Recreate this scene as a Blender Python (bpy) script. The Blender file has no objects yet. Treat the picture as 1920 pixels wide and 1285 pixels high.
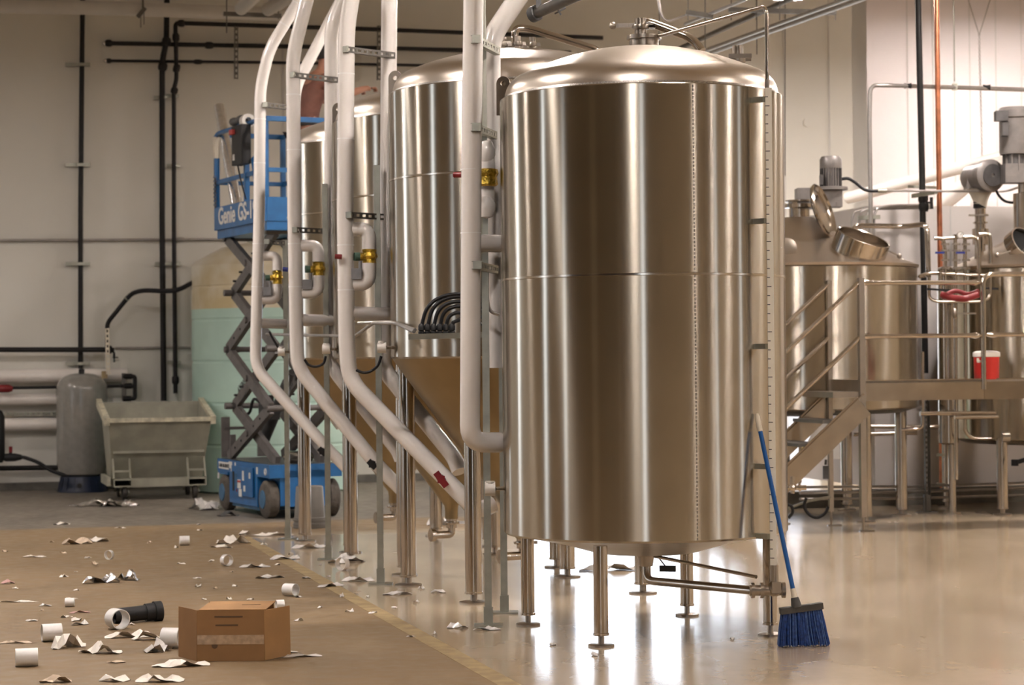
import bpy, math, random
from mathutils import Vector, Matrix

# ------------------------------------------------------------------ camera, world, exposure
SC = bpy.context.scene
COL = SC.collection
FPX, CX, CY = 4085.0, 960.0, 642.5          # focal length and centre in pixels of the 1920 px frame
EYE = 1.6
PITCH, ROLL = math.atan(25.5 / FPX), -0.010
cam_d = bpy.data.cameras.new('camera')
cam_d.sensor_width = 36.0
cam_d.lens = FPX / 1920.0 * 36.0
cam_d.clip_end = 300
cam = bpy.data.objects.new('camera', cam_d)
COL.objects.link(cam)
CAMR = Matrix.Rotation(math.pi / 2 + PITCH, 3, 'X') @ Matrix.Rotation(ROLL, 3, 'Z')
cam.matrix_world = Matrix.Translation((0, 0, EYE)) @ CAMR.to_4x4()
SC.camera = cam
cam_d.dof.use_dof = True
cam_d.dof.focus_distance = 12.2
cam_d.dof.aperture_fstop = 3.8

w = bpy.data.worlds.new('daylight')
SC.world = w
w.use_nodes = True
bg = w.node_tree.nodes['Background']
bg.inputs[0].default_value = (0.80, 0.88, 1.0, 1)
bg.inputs[1].default_value = 4.8
SC.view_settings.view_transform = 'Standard'
SC.view_settings.look = 'None'
SC.view_settings.exposure = 0.0
SC.view_settings.gamma = 1.0
LAMP_POWER = 560.0
LAMP_COL = (1.0, 0.905, 0.85)

# building axes: u to the right, v away from the camera, turned 15 degrees
BA = math.radians(15)
BU = Vector((math.cos(BA), math.sin(BA), 0))
BV = Vector((-math.sin(BA), math.cos(BA), 0))
def B(u, v, z=0.0): return BU * u + BV * v + Vector((0, 0, z))
def ray(x, y): return CAMR @ Vector(((x - CX) / FPX, -(y - CY) / FPX, -1.0))
def at(x, y, Y):
    d = ray(x, y); return Vector((0, 0, EYE)) + d * (Y / d.y)
def gnd(x, y, z=0.0):
    d = ray(x, y); return Vector((0, 0, EYE)) + d * ((z - EYE) / d.z)
def V(*a): return Vector(a)

# ------------------------------------------------------------------ helpers
def fillet(pts, rad, k=5):
    pts = [Vector(p) for p in pts]
    out = [pts[0]]
    for i in range(1, len(pts) - 1):
        a, b, c = pts[i - 1], pts[i], pts[i + 1]
        d1, d2 = (a - b), (c - b)
        r = min(rad, d1.length * .49, d2.length * .49)
        p, q = b + d1.normalized() * r, b + d2.normalized() * r
        for j in range(k + 1):
            t = j / k
            out.append(p * (1 - t) ** 2 + b * 2 * t * (1 - t) + q * t * t)
    out.append(pts[-1])
    return out

def smooth_path(pts, n=8):
    pts = [Vector(p) for p in pts]
    P = [pts[0] * 2 - pts[1]] + pts + [pts[-1] * 2 - pts[-2]]
    out = []
    for i in range(1, len(P) - 2):
        for j in range(n):
            t = j / n
            a, b, c, d = P[i - 1], P[i], P[i + 1], P[i + 2]
            out.append(.5 * ((2 * b) + (c - a) * t + (2 * a - 5 * b + 4 * c - d) * t * t + (3 * b - a - 3 * c + d) * t ** 3))
    out.append(pts[-1])
    return out

class MB:
    def __init__(s): s.v, s.f = [], []
    def add(s, vs, fs):
        o = len(s.v)
        s.v += [tuple(p) for p in vs]
        s.f += [tuple(i + o for i in f) for f in fs]
        return s
    def box(s, c, size, R=None):
        c = Vector(c); hx, hy, hz = size[0] / 2, size[1] / 2, size[2] / 2
        if isinstance(R, (int, float)): R = Matrix.Rotation(R, 3, 'Z')
        vs = [Vector((x * hx, y * hy, z * hz)) for z in (-1, 1) for y in (-1, 1) for x in (-1, 1)]
        if R is not None: vs = [R @ p for p in vs]
        return s.add([p + c for p in vs], [(0, 2, 3, 1), (4, 5, 7, 6), (0, 1, 5, 4), (2, 6, 7, 3), (0, 4, 6, 2), (1, 3, 7, 5)])
    def bar(s, p0, p1, w, h, up=(0, 0, 1)):
        p0, p1 = Vector(p0), Vector(p1); d = (p1 - p0).normalized(); up = Vector(up)
        if abs(d.dot(up)) > .99: up = Vector((0, 1, 0))
        x = d.cross(up).normalized(); y = x.cross(d)
        vs = [p + x * a * w / 2 + y * b * h / 2 for p in (p0, p1) for a, b in ((-1, -1), (1, -1), (1, 1), (-1, 1))]
        return s.add(vs, [(0, 3, 2, 1), (4, 5, 6, 7), (0, 1, 5, 4), (1, 2, 6, 5), (2, 3, 7, 6), (3, 0, 4, 7)])
    def tube(s, pts, r, n=12, cap=True):
        pts = [Vector(p) for p in pts]
        m = len(pts); rs = r if isinstance(r, (list, tuple)) else [r] * m
        d0 = (pts[1] - pts[0]).normalized()
        x = d0.orthogonal().normalized(); rings = []
        for i, p in enumerate(pts):
            a = (pts[i] - pts[i - 1]).normalized() if i else d0
            b = (pts[i + 1] - pts[i]).normalized() if i < m - 1 else a
            t = (a + b).normalized() if (a + b).length > 1e-6 else a
            x = (x - t * x.dot(t)).normalized(); y = t.cross(x)
            k = 1 / max(.6, t.dot(a))
            rings.append([p + (x * math.cos(2 * math.pi * j / n) + y * math.sin(2 * math.pi * j / n)) * rs[i] for j in range(n)])
        vs = [q for rg in rings for q in rg]
        fs = [(i * n + j, i * n + (j + 1) % n, (i + 1) * n + (j + 1) % n, (i + 1) * n + j) for i in range(m - 1) for j in range(n)]
        if cap: fs += [tuple(range(n - 1, -1, -1)), tuple((m - 1) * n + j for j in range(n))]
        return s.add(vs, fs)
    def cyl(s, p0, p1, r, n=16, r2=None): return s.tube([p0, p1], [r, r if r2 is None else r2], n)
    def lathe(s, prof, c=(0, 0, 0), n=48, R=None, close=False):
        c = Vector(c); vs = []; fs = []
        for r, z in prof:
            for j in range(n):
                a = 2 * math.pi * j / n
                p = Vector((r * math.cos(a), r * math.sin(a), z))
                vs.append((R @ p if R is not None else p) + c)
        m = len(prof)
        for i in range(m - 1 if not close else m):
            i2 = (i + 1) % m
            for j in range(n):
                j2 = (j + 1) % n
                fs.append((i * n + j, i * n + j2, i2 * n + j2, i2 * n + j))
        if not close:
            fs.append(tuple(range(n - 1, -1, -1))); fs.append(tuple((m - 1) * n + j for j in range(n)))
        return s.add(vs, fs)
    def prism(s, poly, o, ax, ay, h):
        """polygon (a,b) in the plane spanned by ax, ay at o, extruded by vector h"""
        o, ax, ay, h = Vector(o), Vector(ax), Vector(ay), Vector(h)
        n = len(poly); base = [o + ax * a + ay * b for a, b in poly]
        vs = base + [p + h for p in base]
        fs = [tuple(range(n - 1, -1, -1)), tuple(range(n, 2 * n))] + [(i, (i + 1) % n, n + (i + 1) % n, n + i) for i in range(n)]
        return s.add(vs, fs)
    def ball(s, c, r, n=12, sz=1.0):
        m = n // 2
        return s.lathe([(max(1e-4, r * math.sin(math.pi * i / m)), -r * sz * math.cos(math.pi * i / m)) for i in range(m + 1)], c, n)
    def mesh(s, name, off=Vector((0, 0, 0)), ang=38):
        me = bpy.data.meshes.new(name)
        me.from_pydata([(x - off.x, y - off.y, z - off.z) for x, y, z in s.v], [], s.f)
        me.update()
        if me.polygons:
            me.polygons.foreach_set('use_smooth', [True] * len(me.polygons))
            me.set_sharp_from_angle(angle=math.radians(ang))
        return me

def wloc(o):
    p = Vector((0, 0, 0))
    while o is not None: p += o.location; o = o.parent
    return p
def tag(o, label=None, cat=None, group=None, kind=None):
    if label: o['label'] = label
    if cat: o['category'] = cat
    if group: o['group'] = group
    if kind: o['kind'] = kind
    return o
def thing(name, label, cat, loc=(0, 0, 0), group=None, rz=0.0):
    o = bpy.data.objects.new(name, None); COL.objects.link(o)
    o.empty_display_size = .1
    o.location = loc; o.rotation_euler = (0, 0, rz)
    return tag(o, label, cat, group)
def part(name, mb, m, parent=None, local=False, label=None, ang=38):
    """a mesh object; world coordinates unless local (things that are turned are authored in local space)"""
    off = Vector((0, 0, 0)) if (local or parent is None) else wloc(parent)
    o = bpy.data.objects.new(name, mb.mesh(name, off, ang)); COL.objects.link(o)
    o.data.materials.append(MAT[m]); o.parent = parent
    if label: o['label'] = label
    return o
def solo(name, mb, m, label, cat, group=None, base=None, ang=38):
    """a thing that is one mesh, origin at its base"""
    if base is None:
        n = len(mb.v)
        base = Vector((sum(p[0] for p in mb.v) / n, sum(p[1] for p in mb.v) / n, min(p[2] for p in mb.v)))
    o = bpy.data.objects.new(name, mb.mesh(name, base, ang)); COL.objects.link(o)
    o.location = base; o.data.materials.append(MAT[m])
    return tag(o, label, cat, group)
def struct(name, mb, m, label=None, parent=None):
    o = bpy.data.objects.new(name, mb.mesh(name)); COL.objects.link(o)
    o.data.materials.append(MAT[m]); o.parent = parent
    if parent is None: o['kind'] = 'structure'
    if label: o['label'] = label
    return o
def copy_tree(o, parent=None):
    c = o.copy(); COL.objects.link(c); c.parent = parent
    for ch in list(o.children): copy_tree(ch, c)
    return c
def text_mesh(body, size, depth=.002):
    cu = bpy.data.curves.new('lettering', 'FONT'); cu.body = body; cu.size = size; cu.extrude = depth; cu.offset = size * .02
    cu.align_x = 'LEFT'
    o = bpy.data.objects.new('lettering', cu); COL.objects.link(o)
    me = bpy.data.meshes.new_from_object(o)
    bpy.data.objects.remove(o); bpy.data.curves.remove(cu)
    me.materials.clear()
    return me
def lettering(name, body, size, m, parent, loc, ax, ay, depth=.002, bold=0):
    me = text_mesh(body, size, depth)
    ax, ay = Vector(ax).normalized(), Vector(ay).normalized(); az = ax.cross(ay)
    M = Matrix((ax, ay, az)).transposed().to_4x4(); M.translation = Vector(loc)
    me.transform(M)
    o = bpy.data.objects.new(name, me); COL.objects.link(o); me.materials.append(MAT[m]); o.parent = parent
    return o

# ------------------------------------------------------------------ materials
MAT = {}
def mat(key, col, rough=.5, metal=0.0, var=.08, scale=6.0, bump=0.0, bscale=40.0, aniso=0.0, coat=0.0, emit=None, estr=0.0, trans=0.0, stretch=None, spec=None, col2=None):
    m = bpy.data.materials.new(key); m.use_nodes = True; MAT[key] = m
    nt = m.node_tree; N, L = nt.nodes, nt.links
    b = N['Principled BSDF']
    b.inputs['Roughness'].default_value = rough; b.inputs['Metallic'].default_value = metal
    tc = N.new('ShaderNodeTexCoord'); mp = N.new('ShaderNodeMapping')
    L.new(tc.outputs['Object'], mp.inputs['Vector'])
    if stretch: mp.inputs['Scale'].default_value = stretch
    nz = N.new('ShaderNodeTexNoise'); nz.inputs['Scale'].default_value = scale; nz.inputs['Detail'].default_value = 5
    L.new(mp.outputs[0], nz.inputs['Vector'])
    mx = N.new('ShaderNodeMix'); mx.data_type = 'RGBA'
    c2 = col2 if col2 else tuple(c * (1 - var) for c in col); c1 = col if col2 else tuple(min(1, c * (1 + var * .6)) for c in col)
    mx.inputs['A'].default_value = (*c2, 1); mx.inputs['B'].default_value = (*c1, 1)
    rp = N.new('ShaderNodeValToRGB'); rp.color_ramp.elements[0].position = .35; rp.color_ramp.elements[1].position = .65
    L.new(nz.outputs['Fac'], rp.inputs['Fac']); L.new(rp.outputs['Color'], mx.inputs['Factor'])
    L.new(mx.outputs['Result'], b.inputs['Base Color'])
    if bump:
        n2 = N.new('ShaderNodeTexNoise'); n2.inputs['Scale'].default_value = bscale; n2.inputs['Detail'].default_value = 3
        L.new(mp.outputs[0], n2.inputs['Vector'])
        bp = N.new('ShaderNodeBump'); bp.inputs['Strength'].default_value = bump; bp.inputs['Distance'].default_value = .02
        L.new(n2.outputs['Fac'], bp.inputs['Height']); L.new(bp.outputs['Normal'], b.inputs['Normal'])
    if aniso:
        tg = N.new('ShaderNodeTangent'); tg.direction_type = 'RADIAL'; tg.axis = 'Z'
        L.new(tg.outputs[0], b.inputs['Tangent'])
        b.inputs['Anisotropic'].default_value = aniso; b.inputs['Anisotropic Rotation'].default_value = .25
    if coat: b.inputs['Coat Weight'].default_value = coat; b.inputs['Coat Roughness'].default_value = .08
    if emit: b.inputs['Emission Color'].default_value = (*emit, 1); b.inputs['Emission Strength'].default_value = estr
    if trans: b.inputs['Transmission Weight'].default_value = trans
    if spec is not None: b.inputs['Specular IOR Level'].default_value = spec
    return m

STEEL = (.52, .475, .40)
mat('steel_shell', STEEL, .23, 1, .03, 3, aniso=1.0, bump=.02, bscale=2.2)
mat('steel_dome', (.60, .53, .45), .30, 1, .03, 3)
mat('steel_tube', (.56, .50, .43), .16, 1, .03, 8)
mat('steel_plain', (.45, .40, .34), .30, 1, .06, 10)
mat('steel_sheet', (.50, .41, .31), .20, 1, .10, 5, bump=.03, bscale=6)
mat('steel_seam', (.75, .68, .58), .18, 1, .05, 60)
mat('steel_weld', (.45, .42, .38), .35, 1, .6, 220)
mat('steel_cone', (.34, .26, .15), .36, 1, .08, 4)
mat('zinc', (.40, .40, .34), .38, .85, .12, 14)
mat('zinc_dark', (.15, .14, .125), .45, .6, .15, 14)
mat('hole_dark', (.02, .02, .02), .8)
mat('pvc_white', (.84, .79, .74), .22, 0, .03, 5, coat=.4)
mat('pvc_pipe_cut', (.86, .84, .81), .4, 0, .03, 12)
mat('foil_gold', (.62, .42, .07), .28, 1, .45, 40, bump=.6, bscale=45)
mat('foil_silver', (.80, .78, .76), .18, 1, .35, 16, bump=.8, bscale=30)
mat('foil_tube', (.85, .84, .83), .24, 1, .12, 30, bump=.15, bscale=60)
mat('rubber', (.010, .010, .012), .5, 0, .3, 30, spec=.3)
mat('black_pipe', (.012, .011, .011), .5, 0, .3, 20, spec=.3)
mat('plastic_black', (.014, .014, .015), .5, 0, .2, 20, spec=.35)
mat('dark_grey', (.08, .08, .08), .55, 0, .2, 14)
mat('red', (.20, .008, .012), .4, 0, .12, 20)
mat('green_cap', (.07, .14, .10), .5, 0, .15, 20)
mat('actuator_grey', (.22, .22, .23), .45, 0, .1, 20)
mat('copper', (.62, .24, .13), .30, 1, .25, 9)
mat('wall', (.72, .70, .64), .75, 0, .04, .6, bump=.05, bscale=5)
mat('wall_right', (.80, .745, .745), .7, 0, .03, .6)
mat('wall_room', (.42, .36, .27), .7, 0, .06, .5)
mat('wall_dark', (.07, .045, .025), .6, 0, .25, .8)
mat('ceiling', (.60, .57, .52), .8, 0, .06, .8)
mat('cold_wall', (.66, .61, .58), .55, 0, .03, 1.5)
mat('curb', (.16, .15, .13), .55, 0, .25, 6)
mat('outside', (.55, .55, .53), .9, 0, .15, 1)
mat('conduit', (.42, .40, .38), .35, .8, .1, 14)
mat('duct', (.62, .60, .57), .45, 0, .06, 3)
mat('glass_lens', (.9, .9, .9), .3, 0, .01, 3, emit=LAMP_COL, estr=LAMP_POWER)
mat('lamp_shell', (.55, .54, .52), .35, .7, .05, 8)
mat('tape', (.40, .30, .15), .5, 0, .25, 9, col2=(.27, .19, .10))
mat('blue_paint', (.018, .135, .36), .36, 0, .15, 7)
mat('blue_faded', (.05, .15, .28), .55, 0, .3, 5)
mat('scissor_grey', (.13, .12, .115), .5, .2, .2, 9)
mat('tyre', (.10, .085, .07), .8, 0, .25, 18, bump=.3, bscale=40)
mat('sticker', (.72, .71, .68), .5, 0, .12, 60)
mat('sticker_red', (.5, .06, .05), .5)
mat('sticker_yellow', (.68, .55, .10), .5)
mat('ink', (.03, .03, .035), .6)
mat('letter_white', (.80, .77, .72), .5, 0, .05, 40)
mat('bucket', (.17, .158, .14), .5, 0, .08, 10)
mat('poly_green', (.47, .66, .58), .38, 0, .10, 1.6, coat=.2)
mat('poly_top', (.74, .70, .60), .45, 0, .12, 2, col2=(.56, .46, .26))
mat('fiber_grey', (.25, .24, .22), .22, 0, .08, 14, coat=.8)
mat('blue_base', (.010, .018, .045), .45, 0, .15, 9)
mat('hopper', (.36, .35, .28), .5, 0, .15, 5)
mat('hopper_worn', (.62, .58, .44), .55, 0, .3, 14)
mat('wheel_iron', (.045, .04, .035), .55, .4, .3, 20)
mat('cardboard', (.33, .18, .075), .75, 0, .10, 5)
mat('cardboard_lit', (.40, .22, .09), .75, 0, .10, 5)  # brighter cardboard copy: light on top and right flap put into the colour
mat('clear_tape', (.50, .36, .24), .18, 0, .2, 30, coat=.6)
mat('print_dark', (.13, .075, .04), .7)
mat('paper', (.86, .80, .71), .6, 0, .10, 12)
mat('paper_warm', (.66, .52, .38), .6, 0, .15, 12)
mat('plastic_clear', (.80, .76, .72), .25, 0, .12, 14, coat=.5)
mat('pink_plastic', (.62, .36, .33), .5, 0, .2, 20)
mat('blue_handle', (.012, .10, .36), .35, 0, .08, 12)
mat('bristle', (.012, .05, .22), .5, 0, .45, 60)
mat('bristle_light', (.06, .13, .34), .5, 0, .3, 60)
mat('broom_cap', (.06, .058, .055), .5, 0, .2, 20)
mat('cream_plastic', (.76, .69, .56), .4, 0, .06, 14)
mat('ruler', (.80, .76, .66), .5, 0, .04, 14)
mat('motor_grey', (.23, .21, .20), .42, .35, .12, 12)
mat('motor_dark', (.10, .095, .095), .45, .35, .2, 12)
mat('motor_cream', (.70, .62, .50), .45, 0, .05, 12)
mat('red_cooler', (.55, .022, .02), .35, 0, .06, 8)
mat('white_plastic', (.80, .76, .70), .4, 0, .04, 8)
mat('blue_lever', (.015, .03, .22), .4)
mat('skin', (.42, .20, .13), .55, 0, .08, 9)
mat('hair', (.015, .012, .010), .6, 0, .3, 60)
mat('shirt', (.20, .085, .062), .8, 0, .25, 7, bump=.3, bscale=9)
mat('trousers', (.03, .028, .030), .8, 0, .3, 9)
mat('gauge_face', (.75, .74, .70), .3)
mat('ladder_yellow', (.75, .52, .05), .4)
SC.cycles.sample_clamp_indirect = 6.0
SC.cycles.max_bounces = 10
SC.cycles.caustics_reflective = False
SC.cycles.caustics_refractive = False

# ------------------------------------------------------------------ the hall
U0, U1, V0, V1, HH = -12.0, 18.0, -10.0, 27.54, 7.6
UC, VR = 12.45, 30.2                     # the far wall steps back right of UC
TH = .22
def wall_mb(o, axis, length, height, holes, out):
    """a wall from o along axis with rectangular openings (a0,a1,z0,z1); thickness grows along out"""
    o, axis, out = Vector(o), Vector(axis), Vector(out)
    As = sorted({0, length, *[h[0] for h in holes], *[h[1] for h in holes]})
    Zs = sorted({0, height, *[h[2] for h in holes], *[h[3] for h in holes]})
    mb = MB()
    for a0, a1 in zip(As, As[1:]):
        run = None
        for z0, z1 in list(zip(Zs, Zs[1:])) + [(None, None)]:
            solid = z0 is not None and not any(h[0] - 1e-6 <= a0 and a1 <= h[1] + 1e-6 and h[2] - 1e-6 <= z0 and z1 <= h[3] + 1e-6 for h in holes)
            if solid: run = [z0, z1] if run is None else [run[0], z1]
            elif run is not None:
                p = o + axis * a0 + V(0, 0, run[0])
                mb.prism([(0, 0), (a1 - a0, 0), (a1 - a0, run[1] - run[0]), (0, run[1] - run[0])], p, axis, V(0, 0, 1), out * TH)
                run = None
    return mb
def portal(c, axis, width, z0, z1, inward):
    ld = bpy.data.lights.new('daylight_portal', 'AREA'); ld.shape = 'RECTANGLE'
    ld.size = width; ld.size_y = z1 - z0; ld.cycles.is_portal = True
    o = bpy.data.objects.new('daylight_portal', ld); COL.objects.link(o)
    ax = Vector(axis); n = Vector(inward)
    zc = -n; yc = V(0, 0, 1); xc = yc.cross(zc)
    M = Matrix((xc, yc, zc)).transposed().to_4x4(); M.translation = Vector(c) + V(0, 0, (z0 + z1) / 2)
    o.matrix_world = M

# floor: bare dusty concrete left of the tape, sealed glossy concrete right of it, grey slab far left
def floor_material():
    m = bpy.data.materials.new('floor'); m.use_nodes = True; MAT['floor'] = m
    nt = m.node_tree; N, L = nt.nodes, nt.links; b = N['Principled BSDF']
    tc = N.new('ShaderNodeTexCoord')
    def noise(scale, det=6, rot=0.0, sc=(1, 1, 1)):
        mp = N.new('ShaderNodeMapping'); mp.inputs['Rotation'].default_value = (0, 0, rot); mp.inputs['Scale'].default_value = sc
        L.new(tc.outputs['Object'], mp.inputs[0])
        n = N.new('ShaderNodeTexNoise'); n.inputs['Scale'].default_value = scale; n.inputs['Detail'].default_value = det
        L.new(mp.outputs[0], n.inputs['Vector']); return n.outputs['Fac']
    def ramp(f, p0, p1, c0, c1):
        r = N.new('ShaderNodeValToRGB'); e = r.color_ramp.elements
        e[0].position, e[1].position = p0, p1; e[0].color = (*c0, 1); e[1].color = (*c1, 1)
        L.new(f, r.inputs[0]); return r.outputs[0]
    def mix(f, a, c):
        x = N.new('ShaderNodeMix'); x.data_type = 'RGBA'
        L.new(f, x.inputs['Factor']); L.new(a, x.inputs['A']); L.new(c, x.inputs['B']); return x.outputs['Result']
    def side(vec, d, soft, wob=.0):
        dp = N.new('ShaderNodeVectorMath'); dp.operation = 'DOT_PRODUCT'; dp.inputs[1].default_value = vec
        L.new(tc.outputs['Object'], dp.inputs[0])
        src = dp.outputs['Value']
        if wob:
            n = noise(1.3, 4); a = N.new('ShaderNodeMath'); a.operation = 'MULTIPLY_ADD'; a.inputs[1].default_value = wob
            L.new(n, a.inputs[0]); L.new(src, a.inputs[2]); src = a.outputs[0]
        mr = N.new('ShaderNodeMapRange'); mr.inputs['From Min'].default_value = d - soft; mr.inputs['From Max'].default_value = d + soft
        L.new(src, mr.inputs['Value']); return mr.outputs['Result']
    big = noise(.55, 7); mid = noise(2.2, 8, .26, (1, .35, 1)); fine = noise(9, 6)
    tan = mix(ramp(mid, .40, .66, (0, 0, 0), (1, 1, 1)), ramp(fine, .3, .7, (.20, .135, .072), (.255, .175, .095)), ramp(big, .3, .7, (.18, .125, .07), (.265, .19, .108)))
    cream = mix(ramp(mid, .35, .65, (0, 0, 0), (1, 1, 1)), ramp(fine, .3, .7, (.43, .33, .215), (.50, .39, .26)), ramp(big, .3, .7, (.45, .35, .235), (.54, .425, .295)))
    grey = ramp(mid, .35, .7, (.15, .13, .105), (.22, .19, .155))
    sU = side(tuple(BU), 2.72, .02); sV = side(tuple(-BV), -8.0, .4)
    mxn = N.new('ShaderNodeMath'); mxn.operation = 'MAXIMUM'; L.new(sU, mxn.inputs[0]); L.new(sV, mxn.inputs[1])
    far = N.new('ShaderNodeMath'); far.operation = 'MULTIPLY'; L.new(side(tuple(BV), 19.9, .3, .5), far.inputs[0]); L.new(side(tuple(-BU), -6.2, .3, .5), far.inputs[1])
    lim = N.new('ShaderNodeMath'); lim.operation = 'SUBTRACT'; lim.use_clamp = True; L.new(mxn.outputs[0], lim.inputs[0]); L.new(far.outputs[0], lim.inputs[1]); sR = lim.outputs[0]
    sB = side(tuple(BV), 21.35, .05, .3)
    left = mix(sB, tan, grey)
    col = mix(sR, left, cream)
    L.new(col, b.inputs['Base Color'])
    rr = ramp(mid, .35, .7, (.20, .20, .20), (.28, .28, .28)); rl = ramp(fine, .3, .7, (.42, .42, .42), (.62, .62, .62))
    L.new(mix(sR, rl, rr), b.inputs['Roughness'])
    bp = N.new('ShaderNodeBump'); bp.inputs['Strength'].default_value = .16; bp.inputs['Distance'].default_value = .02
    L.new(noise(5.0, 4, .26, (1, .5, 1)), bp.inputs['Height']); L.new(bp.outputs[0], b.inputs['Normal'])
    hw = N.new('ShaderNodeMath'); hw.operation = 'MULTIPLY'; hw.inputs[1].default_value = .55; L.new(sR, hw.inputs[0]); L.new(hw.outputs[0], b.inputs['Coat Weight']); b.inputs['Coat Roughness'].default_value = .12
floor_material()
fl = MB().prism([(U0 - .3, V0 - .3), (U1 + 2, V0 - .3), (U1 + 2, VR + .3), (U0 - .3, VR + .3)], V(0, 0, -.25), BU, BV, V(0, 0, .25))
struct('floor', fl, 'floor')
struct('ceiling', MB().prism([(U0 - .3, V0 - .3), (U1 + 2, V0 - .3), (U1 + 2, VR + .3), (U0 - .3, VR + .3)], V(0, 0, HH), BU, BV, V(0, 0, .2)), 'ceiling')

# the roller door stands open behind the front tank; other openings are unseen, added and sized to stripe the tanks' reflections
door_u0 = 7.55; door_u1 = 11.7
hb = [(door_u0 - U0, door_u1 - U0, 0, 2.75), (.6, 2.4, .1, 6.0), (9.0, 9.45, .1, 6.0)]
struct('wall_back', wall_mb(B(U0, V1), BU, UC - U0, HH, hb, BV), 'wall')
struct('wall_back_step', MB().prism([(0, 0), (VR - V1, 0), (VR - V1, HH), (0, HH)], B(UC, V1), BV, V(0, 0, 1), -BU * TH), 'wall_right')
struct('wall_recess', wall_mb(B(UC - TH, VR), BU, U1 + 2 - UC, HH, [], BV), 'wall_right')
hl = [(25.1, 25.9, .1, 6.0), (19.4, 20.2, .1, 3.0)]
struct('wall_left', wall_mb(B(U0, V0), BV, V1 - V0, HH, hl, -BU), 'wall_room')
hr = [(5.2, 6.0, .1, 6.0), (14.9, 15.3, .1, 5.4)]
struct('wall_right', wall_mb(B(U1, V0), BV, VR - V0, HH, hr, BU), 'wall_room')
hf = [(8.2, 9.15, .1, 6.4)]
struct('wall_front', wall_mb(B(U0, V0), BU, U1 - U0, HH, hf, -BV), 'wall_room')
# unseen dark panels on front and left walls, added to darken tank reflections
struct('unseen_panel_1', MB().prism([(0, 0), (8.0, 0), (8.0, 5.6), (0, 5.6)], B(-11.95, V0), BU, V(0, 0, 1), BV * .08), 'wall_dark')
struct('unseen_panel_2', MB().prism([(0, 0), (9.0, 0), (9.0, 5.0), (0, 5.0)], B(U0, -8.5), BV, V(0, 0, 1), BU * .08), 'wall_dark')
struct('unseen_panel_3', MB().prism([(0, 0), (7.0, 0), (7.0, 4.5), (0, 4.5)], B(U0, 2.5), BV, V(0, 0, 1), BU * .08), 'wall_dark')
og = MB().prism([(-60, -60), (60, -60), (60, 80), (-60, 80)], V(0, 0, -.9), BU, BV, V(0, 0, .6))
struct('ground_outside', og, 'outside')
for (a0, a1, z0, z1), (o, ax, inn) in [(hb[0], (B(U0, V1), BU, -BV)), (hb[1], (B(U0, V1), BU, -BV)), (hb[2], (B(U0, V1), BU, -BV)),
        (hl[0], (B(U0, V0), BV, BU)), (hl[1], (B(U0, V0), BV, BU)), (hr[0], (B(U1, V0), BV, -BU)), (hr[1], (B(U1, V0), BV, -BU)), (hf[0], (B(U0, V0), BU, BV))]:
    portal(o + ax * (a0 + a1) / 2 - inn * TH, ax, a1 - a0, z0, z1, inn)
dj = MB()
for u in (door_u0 - .05, door_u1 + .05): dj.bar(B(u, V1 - .03), B(u, V1 - .03, 2.85), .1, .06)
dj.bar(B(door_u0 - .1, V1 - .03, 2.80), B(door_u1 + .1, V1 - .03, 2.80), .06, .1)
struct('door_1', dj, 'zinc')
struct('baseboard_back', MB().prism([(U0, V1 - .03), (door_u0 - .1, V1 - .03), (door_u0 - .1, V1), (U0, V1)], V(0, 0, 0), BU, BV, V(0, 0, .10)), 'curb')

# panel joints of the far walls: thin raised strips
def joint(parent, p0, p1, wd=.018):
    struct('panel_joint', MB().bar(p0, p1, wd, .012), 'duct', None, parent)
wb = bpy.data.objects['wall_back']; wrc = bpy.data.objects['wall_recess']
def on_wall(px, py, v, off=.0):
    """point where the pixel ray meets the building plane at depth v"""
    d = ray(px, py); o = V(0, 0, EYE); t = (v - off - o.dot(BV)) / d.dot(BV); return o + d * t
for x in (1472, 1556): 
    p = on_wall(x, 300, V1, .004); joint(wb, V(p.x, p.y, .1), V(p.x, p.y, HH))
p = on_wall(531, 200, V1, .004); joint(wb, V(p.x, p.y, .1), V(p.x, p.y, HH), .03)
for x in (1702, 1750, 1790, 1819, 1868, 1916):
    p = on_wall(x, 200, VR, .004); joint(wrc, V(p.x, p.y, .1), V(p.x, p.y, HH), .016)
# round knock-out covers in the wall
for i, (x, y) in enumerate(((83, 518), (1514, 230))):
    p = on_wall(x, y, V1)
    mb = MB().cyl(p - BV * .002, p - BV * .016, .085 if i == 0 else .065, 24)
    struct('cover_plate', mb, 'wall', None, wb)

# cold room with a roof, at the right behind the brewhouse
cu0, cu1, cv, ch = 9.62, 17.95, 21.18, 3.15
cr = MB()
cr.prism([(cu0, cv), (cu1, cv), (cu1, cv + 2.0), (cu0, cv + 2.0)], V(0, 0, .18), BU, BV, V(0, 0, ch - .18))
struct('wall_cold_room', cr, 'cold_wall')
struct('baseboard_cold_room', MB().prism([(5.4, 20.95), (cu1, 20.95), (cu1, 21.14), (5.4, 21.14)], V(0, 0, 0), BU, BV, V(0, 0, .17)), 'curb')
wc = bpy.data.objects['wall_cold_room']
for u in (cu0 + .9, cu0 + 2.1, cu0 + 3.3, cu0 + 4.5):
    struct('panel_joint', MB().bar(B(u, cv - .004, .2), B(u, cv - .004, ch), .014, .012), 'duct', None, wc)

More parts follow.
